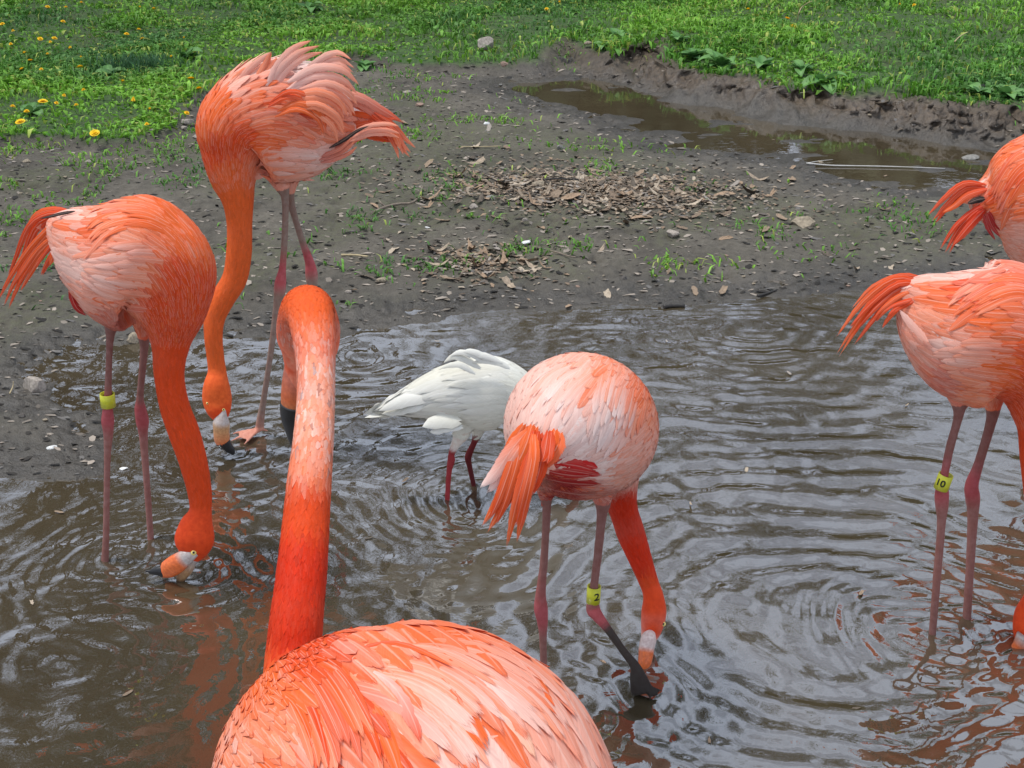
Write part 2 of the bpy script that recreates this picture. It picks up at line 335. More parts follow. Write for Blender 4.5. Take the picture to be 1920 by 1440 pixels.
def water_material():
    m, t, b = newmat('water'); tc = N(t, 'ShaderNodeTexCoord'); P = tc.outputs['Object']; o = t.nodes['Material Output']
    n1 = noise(t, P, 2.2, 4, .55)
    d = N(t, 'ShaderNodeBsdfDiffuse'); t.links.new(mixc(t, maprange(t, n1, .3, .7), (.046, .035, .020), (.070, .054, .031)), d.inputs['Color'])
    g_ = N(t, 'ShaderNodeBsdfGlossy'); g_.inputs['Roughness'].default_value = .03; g_.inputs['Color'].default_value = (.97, .97, 1, 1)
    fr = N(t, 'ShaderNodeFresnel'); fr.inputs['IOR'].default_value = 3.0
    n2 = noise(t, P, 26, 3, .5, .6); bp = N(t, 'ShaderNodeBump'); bp.inputs['Distance'].default_value = .01; at_ = N(t, 'ShaderNodeAttribute', attribute_name='calm'); t.links.new(maprange(t, at_.outputs['Fac'], 0, 1, .10, .03), bp.inputs['Strength'])
    t.links.new(n2, bp.inputs['Height']); t.links.new(bp.outputs[0], g_.inputs['Normal'])
    ms = N(t, 'ShaderNodeMixShader'); t.links.new(fr.outputs[0], ms.inputs[0]); t.links.new(d.outputs[0], ms.inputs[1]); t.links.new(g_.outputs[0], ms.inputs[2]); t.links.new(ms.outputs[0], o.inputs[0])
    return m
wo = link('water', me, None, [water_material()]); props(wo, kind='structure')

# ------------------------------------------------------------------ bird machinery
def catmull(P, per=10):
    P = np.asarray(P, float); out = []
    n = len(P)
    for i in range(n-1):
        p0 = P[max(i-1, 0)]; p1 = P[i]; p2 = P[i+1]; p3 = P[min(i+2, n-1)]
        if i == 0: p0 = 2*p1-p2
        if i == n-2: p3 = 2*p2-p1
        for k in range(per):
            t = k/per; out.append(.5*((2*p1)+(-p0+p2)*t+(2*p0-5*p1+4*p2-p3)*t*t+(-p0+3*p1-3*p2+p3)*t**3))
    out.append(P[-1]); return np.array(out)
def nodes3(nodes):
    """(px,py,Y,hw[,ratio]) -> rows x,y,z,radius,ratio"""
    R = []
    for nd in nodes:
        px, py, Y, hw = nd[:4]; ra = nd[4] if len(nd) > 4 else 1.0; p = at(px, py, Y); R.append([*p, hw*depth(p)/FPX, ra])
    return np.array(R)
def sweep(S, L, seg=24, lumpy=0):
    """S rows x,y,z,r,ratio ; L lateral unit vector ; r = radius in the plane of the path, r*ratio along L"""
    n = len(S); C = S[:, :3]; T = np.gradient(C, axis=0); T /= np.linalg.norm(T, axis=1)[:, None]+1e-9
    A = L[None, :] - (T@L)[:, None]*T; A /= np.linalg.norm(A, axis=1)[:, None]+1e-9; B = np.cross(T, A)
    ph = np.linspace(0, 2*math.pi, seg, endpoint=False); V = []
    for i in range(n):
        r = max(S[i, 3], .0006)
        V.append(C[i]+np.outer(np.cos(ph), A[i])*r*S[i, 4]+np.outer(np.sin(ph), B[i])*r)
    V = np.concatenate(V); F = []
    for i in range(n-1):
        for j in range(seg):
            a = i*seg+j; b = i*seg+(j+1) % seg; F.append((a, b, b+seg, a+seg))
    F.append(tuple(range(seg-1, -1, -1))); F.append(tuple(range((n-1)*seg, n*seg)))
    return V, F
def join(parts):
    V = []; F = []; o = 0
    for v, f in parts: V.append(v); F += [tuple(i+o for i in q) for q in f]; o += len(v)
    return np.concatenate(V), F
def remesh(V, F, vox, it=5):
    me = bpy.data.meshes.new('tmp'); me.from_pydata([tuple(v) for v in V.tolist()], [], F); me.update()
    o = bpy.data.objects.new('tmp', me); COL.objects.link(o)
    m = o.modifiers.new('r', 'REMESH'); m.mode = 'VOXEL'; m.voxel_size = vox; m.use_smooth_shade = True
    s = o.modifiers.new('s', 'SMOOTH'); s.factor = .5; s.iterations = it
    dg = bpy.context.evaluated_depsgraph_get(); me2 = bpy.data.meshes.new_from_object(o.evaluated_get(dg))
    bpy.data.objects.remove(o, do_unlink=True); bpy.data.meshes.remove(me)
    me2.polygons.foreach_set('use_smooth', np.ones(len(me2.polygons), bool)); return me2

class FeatherSet:
    def __init__(s): s.V = []; s.F = []; s.C = []; s.UV = []; s.N = []; s.n = 0; s.k = 0
    def add(s, V, F, C, UV, NV):
        s.N.append(NV); s.V.append(V); s.F.append(F+s.n); s.C.append(C); s.UV.append(UV+np.array([s.k, 0])); s.n += len(V); s.k += 1
    def mesh(s):
        me = mesh_quads(np.concatenate(s.V), np.concatenate(s.F)); set_col(me, np.concatenate(s.C)); set_uv(me, np.concatenate(s.UV))
        V = np.concatenate(s.V); vn = np.empty(len(V)*3, np.float32); me.vertices.foreach_get('normal', vn); vn = vn.reshape(-1, 3)
        nn = np.concatenate(s.N)*s.soft + vn*(1-s.soft); nn /= np.linalg.norm(nn, axis=1)[:, None]+1e-9
        me.normals_split_custom_set_from_vertices(nn.tolist()); return me
    soft = .82
def ribbon(C, Nn, D, W, base, tip, nv=2, camber=.25, edge=None, rough=.12, pointed=.6, rr=1.0, uvm=True):
    """one feather: centre line C (k,3), normals, directions, half width W"""
    k = len(C); u = np.linspace(0, 1, k); side = np.cross(D, Nn); side /= np.linalg.norm(side, axis=1)[:, None]+1e-9
    prof = np.minimum(1, (u/.22)**.7*.75+.25)*(1-np.clip((u-.45)/.55, 0, 1)**(1.4+1.6*(1-pointed)))
    prof = np.clip(prof, .02, 1); vs = np.linspace(-1, 1, nv+1); V = []; UV = []; Cc = []; NV = []
    for i in range(k):
        for v in vs:
            NV.append(Nn[i]+side[i]*v*.25)
            ww = W*prof[i]*(1+rough*random.uniform(-1, 1)*(abs(v) > .6))
            V.append(C[i]+side[i]*ww*v - Nn[i]*(camber*ww*v*v + (ww*v)**2/(2*rr)) + D[i]*(-abs(v)*W*.5*(1-u[i])))
            UV.append((min(u[i], .999), .5+.5*v if uvm else .8+.15*v))
            f = u[i]**1.3; c = base*(1-f)+tip*f
            if edge is not None: c = c*(1-abs(v)*.6)+edge*abs(v)*.6
            Cc.append(c)
    i = np.arange(k*(nv+1)).reshape(k, nv+1); Q = np.stack([i[:-1, :-1], i[:-1, 1:], i[1:, 1:], i[1:, :-1]], -1).reshape(-1, 4)
    return np.array(V), Q, np.array(Cc), np.array(UV), np.array(NV)

RED = np.array([.64, .030, .005]); ORED = np.array([.76, .072, .011]); ORG = np.array([.85, .145, .028]); SAL = np.array([.92, .29, .15])
PINK = np.array([.88, .42, .31]); PALE = np.array([.90, .58, .49]); WPK = np.array([.90, .74, .68]); CRIM = np.array([.42, .015, .015]); DUSK = np.array([.60, .20, .15])
LEGP = np.array([.24, .115, .10]); ANK = np.array([.38, .085, .095]); LEGG = np.array([.27, .20, .165]); MUDL = np.array([.025, .020, .017])
BLK = np.array([.012, .011, .011]); GREY = np.array([.55, .50, .46]); TAN = np.array([.62, .36, .16]); BORG = np.array([.80, .17, .035])
WHT = np.array([.70, .69, .63]); IBR = np.array([.28, .03, .035])

def idw(pts, vals, Q, p=4.5):
    d = np.linalg.norm(Q[:, None, :]-pts[None, :, :], axis=2)+4; w_ = 1/d**p; w_ /= w_.sum(1)[:, None]; return w_@vals
def band_mesh(c, axis, r, h, seg=28):
    axis = axis/np.linalg.norm(axis); a = np.cross(axis, [0, 1, 0.0]); a /= np.linalg.norm(a); b = np.cross(axis, a)
    V = []; prof = [(-h/2, r*.86), (-h/2, r), (h/2, r), (h/2, r*.86)]
    for z, rr in prof:
        for j in range(seg):
            t = 2*math.pi*j/seg; V.append(c+axis*z+a*rr*math.cos(t)+b*rr*math.sin(t))
    F = []
    for k in range(4):
        for j in range(seg): F.append((k*seg+j, k*seg+(j+1) % seg, ((k+1) % 4)*seg+(j+1) % seg, ((k+1) % 4)*seg+j))
    return mesh_np(V, F, True)
def bent_text(txt, c, axis, r, size, ang0, parent):
    """numerals wrapped on the band; ang0 rotates them about the leg, 0 faces the camera"""
    cu = bpy.data.curves.new('numeral', 'FONT'); cu.body = txt; cu.size = size; cu.align_x = 'CENTER'; cu.align_y = 'CENTER'; cu.offset = size*.025; cu.resolution_u = 3
    o = bpy.data.objects.new('t', cu); COL.objects.link(o); dg = bpy.context.evaluated_depsgraph_get(); me = bpy.data.meshes.new_from_object(o.evaluated_get(dg))
    bpy.data.objects.remove(o, do_unlink=True)
    import bmesh as bm_
    b = bm_.new(); b.from_mesh(me); bm_.ops.subdivide_edges(b, edges=b.edges[:], cuts=1); bm_.ops.triangulate(b, faces=b.faces[:])
    axis = axis/np.linalg.norm(axis); toc = CAM-c; toc = toc-(toc@axis)*axis; toc /= np.linalg.norm(toc); rt = np.cross(axis, toc)
    for v in b.verts:
        t = v.co.x/r+ang0; rr = r+.0005; p = c+axis*v.co.y+(toc*math.cos(t)+rt*math.sin(t))*rr; v.co = Vector(p)
    b.to_mesh(me); b.free(); o = link('numeral', me, parent, [BLACK]); o.location = (0, 0, 0)
    return o
def foot_tubes(p, fwd, s=1.0, drop=0.0):
    """webbed foot: three toes, a web between them, a short hind toe"""
    fwd = np.array(fwd, float); fwd /= np.linalg.norm(fwd); side = np.cross(fwd, [0, 0, 1.]); side /= np.linalg.norm(side); parts = []
    tips = []
    for a in (-.55, 0, .55):
        d = fwd*math.cos(a)+side*math.sin(a); ln = (.085 if a == 0 else .075)*s
        C = np.array([p+np.array([0, 0, .010]), p+d*ln*.4+np.array([0, 0, .008]), p+d*ln*.75+np.array([0, 0, .003]), p+d*ln+np.array([0, 0, -.001])])
        S = catmull(np.concatenate([C, np.array([[.0065], [.005], [.0042], [.0028]])*s, np.ones((4, 1))], 1), 4); parts.append(sweep(S, np.cross(d, [0, 0, 1.])/1, 8)); tips.append(C)
    for a, b in ((0, 1), (1, 2)):
        V = []; 
        for k in range(3): V += [tips[a][k+0 if k == 0 else k]*1.0, tips[b][k+0 if k == 0 else k]*1.0]
        V = np.array(V); up = np.array([0, 0, .0022]); VV = np.concatenate([V+up, V-up]); F = [(0,1,3,2),(2,3,5,4),(6,8,9,7),(8,10,11,9),(0,2,8,6),(2,4,10,8),(1,7,9,3),(3,9,11,5),(4,5,11,10),(0,6,7,1)]
        parts.append((VV, F))
    d = -fwd; C = np.array([[*p+np.array([0,0,.012]), .005, 1], [*(p+d*.025*s), .003, 1]]); parts.append(sweep(catmull(C, 3), side, 8)); return parts

def build_bird(name, label, cat, spine, lateral, legs, ctrl, strands, beak, eye=None, bands=(), group=None, vox=.0034, spacing=.42, headfrom=None,
               neckfrom=None, fams=(), sink=.1, feet=(), fmat=FEATHER, fdroop=.35, nparts=140, lift=.16, neckf=(.014, .0058), neckcol=None, skipfrom=None, slift=.005, shred2=False, fmix=.6, bigk=8, legcol=None, ruffle=None, fw=.19):
    L = np.array([*lateral, 0.]); L /= np.linalg.norm(L)
    S3 = nodes3(spine); SP = catmull(S3, 10); nS = len(spine)
    parts = [sweep(SP, L, 40)]
    legS = []
    for lg in legs:
        R = nodes3(lg[0]); R = catmull(R, 8); legS.append((R, lg[1])); parts.append(sweep(R, L, 14))
    for p, fwd, s in feet: parts += foot_tubes(np.array(p), fwd, s)
    V, F = join(parts); me = remesh(V, F, vox)
    nv = len(me.vertices); co = np.empty(nv*3, np.float32); me.vertices.foreach_get('co', co); co = co.reshape(-1, 3).astype(float)
    base = co[:, 2].min(); root_loc = (float(SP[len(SP)//3, 0]), float(SP[len(SP)//3, 1]), float(base))
    root = empty(name, root_loc); props(root, label, cat, group)
    # nearest path sample for every vertex
    path = np.concatenate([SP[:, :5]]+[R[:, :5] for R, _ in legS]); pid = np.concatenate([np.zeros(len(SP))]+[np.full(len(R), i+1) for i, (R, _) in enumerate(legS)])
    idx = np.empty(nv, int)
    for a in range(0, nv, 8000):
        d = np.linalg.norm(co[a:a+8000, None, :]-path[None, :, :3], axis=2)/(path[None, :, 3]+.004); idx[a:a+8000] = d.argmin(1)
    cp = np.array([[c[0], c[1]] for c in ctrl], float); cv = np.array([[*c[2], c[3] if len(c) > 3 else .03] for c in ctrl], float)
    def look(P): return idw(cp, cv, proj(P))
    CC = look(co)[:, :3]
    def look_px(q): return idw(cp, cv, np.array([[q[0], q[1]]], float))[0, :3]
    for li, (R, cols) in enumerate(legS):
        m = (pid[idx] == li+1) & (idx-np.argmax(pid == li+1) >= 8); loc = idx[m]-np.argmax(pid == li+1); t = loc/(len(R)-1)
        cc = np.stack([np.interp(t, [c[0] for c in cols], [c[1][k] for c in cols]) for k in range(3)], 1); CC[m] = cc
    for p, fwd, s in feet:
        m = (np.linalg.norm(co-np.array(p), axis=1) < .10*s) & (co[:, 2] < p[2]+.02); CC[m] = legS[0][1][-1][1] if legcol is None else legcol
    if neckcol is not None:
        pq = proj(co); fq = .5+fbm(co[:, 0]*160, co[:, 2]*110, 91, 2); mk = (pid[idx] == 0) & (idx/10.0 > neckfrom)
        for vi in np.where(mk)[0]:
            y_ = pq[vi, 1]; k = max(0, min(1, (y_-570)/110))*max(0, min(1, (925-y_)/120)); CC[vi] = CC[vi]+(np.array([.88, .36, .23])-CC[vi])*k*.8*min(1, max(0, .35+.6*fq[vi]))
    set_col(me, CC); body = link('body', me, root, [SKIN])
    # ---- feathers
    nP = len(me.polygons); cen = np.empty(nP*3, np.float32); me.polygons.foreach_get('center', cen); cen = cen.reshape(-1, 3).astype(float)
    nor = np.empty(nP*3, np.float32); me.polygons.foreach_get('normal', nor); nor = nor.reshape(-1, 3).astype(float)
    Vl = [Vector(v) for v in co]; bvh = BVHTree.FromPolygons(Vl, [tuple(p.vertices) for p in me.polygons])
    T = np.gradient(SP[:, :3], axis=0); T /= np.linalg.norm(T, axis=1)[:, None]
    kd = KDTree(len(SP)); 
    for i, p in enumerate(SP): kd.insert(Vector(p[:3]), i)
    kd.balance()
    cid = np.empty(nP, int)
    for a in range(0, nP, 8000):
        d = np.linalg.norm(cen[a:a+8000, None, :]-path[None, :, :3], axis=2)/(path[None, :, 3]+.004); cid[a:a+8000] = d.argmin(1)
    onb = pid[cid] == 0; s_idx = cid/10.0
    for li in range(len(legS)):
        m = (pid[cid] == li+1) & (cid-np.argmax(pid == li+1) < 8); onb |= m; s_idx = np.where(m, 1.0, s_idx)
    nk = (neckfrom if neckfrom is not None else nS); hd = (headfrom if headfrom is not None else nS)
    cand = np.where(onb & (s_idx < hd) & (s_idx > .9))[0]; RNG.shuffle(cand)
    LC = look(cen[cand]); cell = {}; chosen = []
    for q, (ci, lc) in enumerate(zip(cand, LC)):
        neck = s_idx[ci] >= nk
        ln = neckf[0]*1.35 if neck else lc[3]; 
        sp_ = (neckf[1] if neck else ln*spacing*.62)
        p = cen[ci]; key = (int(p[0]/.02), int(p[1]/.02), int(p[2]/.02)); ok = True
        for dx in (-1, 0, 1):
            for dy in (-1, 0, 1):
                for dz in (-1, 0, 1):
                    for (pp, r) in cell.get((key[0]+dx, key[1]+dy, key[2]+dz), ()):
                        if abs(pp[0]-p[0]) < sp_ and (pp[0]-p[0])**2+(pp[1]-p[1])**2+(pp[2]-p[2])**2 < min(sp_, .02)**2: ok = False; break
                    if not ok: break
                if not ok: break
            if not ok: break
        if ok: cell.setdefault(key, []).append((p, sp_)); chosen.append((ci, lc, ln, neck))
    fs = FeatherSet(); singles = []
    view = CAM
    for ci, lc, ln, neck in chosen:
        p = Vector(cen[ci]); n = Vector(nor[ci]); L_ = ln*random.uniform(.95, 1.6)
        _, k, _ = kd.find(p); fl = Vector(-T[k]) + Vector((0, 0, -1))*(0 if neck else fdroop); d = fl-n*fl.dot(n)
        if d.length < 1e-4: continue
        if d.length < .62*fl.length: L_ = min(L_*.4, .022)
        d.normalize(); yaw = random.gauss(0, .08 if neck else .12); sd_ = n.cross(d); d = (d*math.cos(yaw)+sd_*math.sin(yaw)).normalized()
        kk = 3 if neck else (bigk if L_ > .05 else 5); C = []; NN = []; DD = []; stp = L_/kk
        rf = 1.0
        if ruffle: rf = 1+ruffle(proj(cen[ci])[0])
        lf = (lift*.30*random.uniform(.3, 1.4)*rf) if not neck else random.uniform(.0, .018)
        free = False
        for a in range(kk+1):
            u = a/kk; C.append(np.array(p)+np.array(n)*((-.0004+.0009*(u > .01) if neck else -.0012+.0022*(u > .01))+L_*lf*u*u*.9)); NN.append(np.array(n)); DD.append(np.array(d))
            p2 = p+d*stp; loc, nn, _, _ = bvh.find_nearest(p2)
            if loc is None: break
            bend = nn.dot(n)
            if free or (bend < .80 and s_idx[ci] < 2.6): free = True; p = p2
            else: n = nn.normalized(); p = loc
            _, k, _ = kd.find(p); fl = Vector(-T[k]) + Vector((0, 0, -1))*(0 if neck else fdroop)
            d = (d*.75+(fl-n*fl.dot(n))*.25).normalized() if not free else d
            if not free: d = (d-n*d.dot(n)).normalized()
        C = np.array(C); NN = np.array(NN); DD = np.array(DD); c = lc[:3]
        if neckcol is not None and neck:
            c = neckcol(proj(cen[ci])[0], c)
        j = random.gauss(0, 1)
        if fmat is FEATHER:
            tt = random.random(); k_ = .015 if neck else .17
            b0 = c*(1+.05*j); b0 = b0 + (PALE-b0)*max(0, k_*min(1, c[1]/.28)*random.gauss(.2, 1)) if tt < .6 else b0 + (ORG-b0)*max(0, k_*1.3*(.35 if c[1] > .45 else 1)*random.gauss(.3, 1))
            b0 = np.clip(b0, 0, .95); kq = min(1, c[1]/.30)**1.5; tp = np.clip(b0 + ((PALE-b0)*.22*kq if random.random() < .5 else (ORG-b0)*(.08 if c[1] > .45 else .25))*(0 if neck else 1), 0, .95)
        else: b0 = np.clip(c*(1+.03*j), 0, .9); tp = b0*.985
        W = L_*(fw if not neck else .19)*random.uniform(.8, 1.2)
        rib = ribbon(C, NN, DD, min(W, .017 if not neck else 1), b0, tp, nv=4 if L_ > .05 else 2, camber=.22, pointed=random.uniform(.2, .7), rr=.14, uvm=not neck, rough=.2)
        facing = float(np.array(nor[ci])@(view-cen[ci])) > 0
        if L_ > .034 and facing and not neck: singles.append((L_, rib))
        else: fs.add(*rib)
    singles.sort(key=lambda q: -q[0])
    for L_, rib in singles[nparts:]: fs.add(*rib)
    for L_, rib in singles[:nparts]:
        f1 = FeatherSet(); f1.k = random.randint(0, 900); f1.add(*rib); link('feather', f1.mesh(), root, [SOFT if fmat is FEATHER else fmat])
    if fs.n:
        fs.soft = .93; o = link('plumage', fs.mesh(), root, [fmat]); o['kind'] = 'stuff'
    # ---- long feathers given one by one: path of pixels at given distance
    strands = list(strands)
    for fam in fams:
        ga, gb, n_, W_, cols_ = fam[:5]; ga = catmull(np.array(ga, float), 8); gb = catmull(np.array(gb, float), 8); m_ = len(ga); ln_ = fam[5] if len(fam) > 5 else .6
        order = []
        for i_ in range(n_):
            f_ = (i_+random.uniform(-.4, .4)+.5)/n_; a_ = random.uniform(0, 1-ln_); g_ = ga*(1-f_)+gb*f_; i0 = int(a_*(m_-1)); i1 = min(m_-1, int((a_+ln_*random.uniform(.85, 1.1))*(m_-1))); pts_ = g_[i0:i1+1:max(1, (i1-i0)//4)]
            if len(pts_) < 3: continue
            lc_ = look_px(pts_[0]); c0_ = lc_*.85+cols_[random.randrange(len(cols_))]*.15; c1_ = cols_[random.randrange(len(cols_))]*fmix+look_px(pts_[-1])*(1-fmix); order.append((-a_, ([tuple(q) for q in pts_+np.array([random.gauss(0, 2), random.gauss(0, 2)])], W_*random.uniform(.75, 1.25), c0_, c1_, 0, random.uniform(.3, .7))))
        order.sort(key=lambda q: q[0]); strands += [q[1] for q in order]
    ss_ = []
    for st in strands:
        if len(st[0][0]) == 3 and st[1] >= 20 and name == 'flamingo':
            nsh = 2 if shred2 else 3
            for q_ in range(nsh):
                qq = q_-(nsh-1)/2; o0 = qq*st[1]*.20+random.gauss(0, 1.5); o1 = qq*st[1]*.42+random.gauss(0, 3); sh = random.uniform(.82, 1.04); np_ = len(st[0]); pp = []
                for i_, (x_, y_, Y_) in enumerate(st[0]):
                    f_ = i_/(np_-1); dxx = st[0][-1][0]-st[0][0][0]; dyy = st[0][-1][1]-st[0][0][1]; l_ = math.hypot(dxx, dyy)+1e-6; k_ = o0*(1-f_)+o1*f_
                    pp.append((x_-dyy/l_*k_, y_+dxx/l_*k_, Y_+random.uniform(-.004, .004)))
                if sh < 1: x2, y2, Y2 = pp[-2]; x3, y3, Y3 = pp[-1]; pp[-1] = (x2+(x3-x2)*(sh if np_ > 3 else 1), y2+(y3-y2)*sh, Y3)
                ss_.append((pp, st[1]*(.70 if shred2 else .46), st[2]*random.uniform(.92, 1.05), st[3]*random.uniform(.92, 1.05))+tuple(st[4:]))
        else: ss_.append(st)
    strands = ss_
    for st in strands:
        pts, wpx, c0_, c1_ = st[:4]; tilt = st[4] if len(st) > 4 else 0.0; pt = st[5] if len(st) > 5 else .5
        surf = len(pts[0]) == 2
        if surf:
            Q2 = catmull(np.array(pts, float), max(3, int(14/len(pts)))); C = []; SN = []; dl = None
            for ii, (qx, qy) in enumerate(Q2):
                r_ = Vector(ray(qx, qy)).normalized(); loc, nn, _, dist = bvh.ray_cast(Vector(CAM), r_)
                if loc is None:
                    if dl is None: continue
                    if len(C) >= 5: break
                    loc = Vector(CAM)+r_*dl; nn = SNl
                dl = dist if dist else dl; SNl = nn; u_ = ii/(len(Q2)-1); C.append(np.array(loc)+np.array(nn)*(.0008+slift*u_)); SN.append(np.array(nn))
            if len(C) < 5: continue
            C = np.array(C); SN = np.array(SN); C[1:-1] = C[1:-1]*.5+(C[2:]+C[:-2])*.25; P3 = C
        else:
            P3 = np.array([at(*q) for q in pts]); C = catmull(P3, max(3, int(12/len(pts))))
        D = np.gradient(C, axis=0); D /= np.linalg.norm(D, axis=1)[:, None]; toc = CAM-C; toc /= np.linalg.norm(toc, axis=1)[:, None]
        toc = toc + np.array([tilt, 0, .35]) if not surf else SN; Nn = toc-(toc*D).sum(1)[:, None]*D; Nn /= np.linalg.norm(Nn, axis=1)[:, None]
        W = wpx*depth(P3[0])/FPX/2
        rib = ribbon(C, Nn, D, W, c0_, c1_, nv=6, camber=.45 if not surf else .25, pointed=pt, rr=.3 if not surf else .15, rough=.10)
        f1 = FeatherSet(); f1.k = random.randint(0, 900); f1.add(*rib); f1.soft = .86 if surf else .6; me_ = f1.mesh(); link('feather', me_, root, [SOFT if fmat is FEATHER else fmat])
    # ---- beak
    for bname, nds, cols, rat in beak:
        R = nodes3([(*n_[:4], rat) for n_ in nds]); R = catmull(R, 8); Vb, Fb = sweep(R, L, 20)
        tt = np.repeat(np.linspace(0, 1, len(R)), 20); cc = np.stack([np.interp(tt, [c[0] for c in cols], [c[1][k] for c in cols]) for k in range(3)], 1)
        mb = mesh_np(Vb, Fb); set_col(mb, cc); link(bname, mb, root, [BEAK])
    if eye:
        for (px, py, Y, r) in eye:
            c = at(px, py, Y); r_ = Vector(ray(px, py)).normalized(); hit = bvh.ray_cast(Vector(CAM), r_)
            if hit[0] is not None: c = np.array(hit[0])+np.array(r_)*.0012
            rr = r*depth(c)/FPX; V_, F_ = sphere(c, rr, 14, 10); e = link('eye', mesh_np(V_, F_), root, [IRIS])
            toc = CAM-c; toc /= np.linalg.norm(toc); V_, F_ = sphere(c+toc*rr*.62, rr*.52, 10, 8); p_ = link('pupil', mesh_np(V_, F_), e, [PUPIL]); p_.location = (0, 0, 0)
    for bd in bands:
        kind, px, py, Y, hw, hpx, ax, txt, a0 = bd; c = at(px, py, Y); sc = depth(c)/FPX; ax = np.array(ax, float)
        o = link('leg_band', band_mesh(c, ax, hw*sc, hpx*sc), root, [BAND if kind == 'y' else METAL])
        o['label'] = ('yellow plastic ring'+(' printed '+txt if txt else ' without visible number')) if kind == 'y' else 'grey metal ring at the waterline'
        if txt: bent_text(txt, c, ax, hw*sc, hpx*sc*.62, a0, o)
    return root
def sphere(c, r, nu=16, nv=10, sc=(1, 1, 1)):
    V = []; F = []
    for i in range(nv+1):
        th = math.pi*i/nv
        for j in range(nu):
            ph = 2*math.pi*j/nu; V.append((c[0]+r*sc[0]*math.sin(th)*math.cos(ph), c[1]+r*sc[1]*math.sin(th)*math.sin(ph), c[2]+r*sc[2]*math.cos(th)))
    for i in range(nv):
        for j in range(nu): F.append((i*nu+j, (i+1)*nu+j, (i+1)*nu+(j+1) % nu, i*nu+(j+1) % nu))
    return V, F
FG = 'flamingos feeding round the muddy pond'
LEGC = [(0, LEGP), (.30, LEGP), (.40, ANK), (.50, ANK*1.05), (.62, LEGP*1.3), (.8, LEGP*1.15), (1, LEGP*.6)]

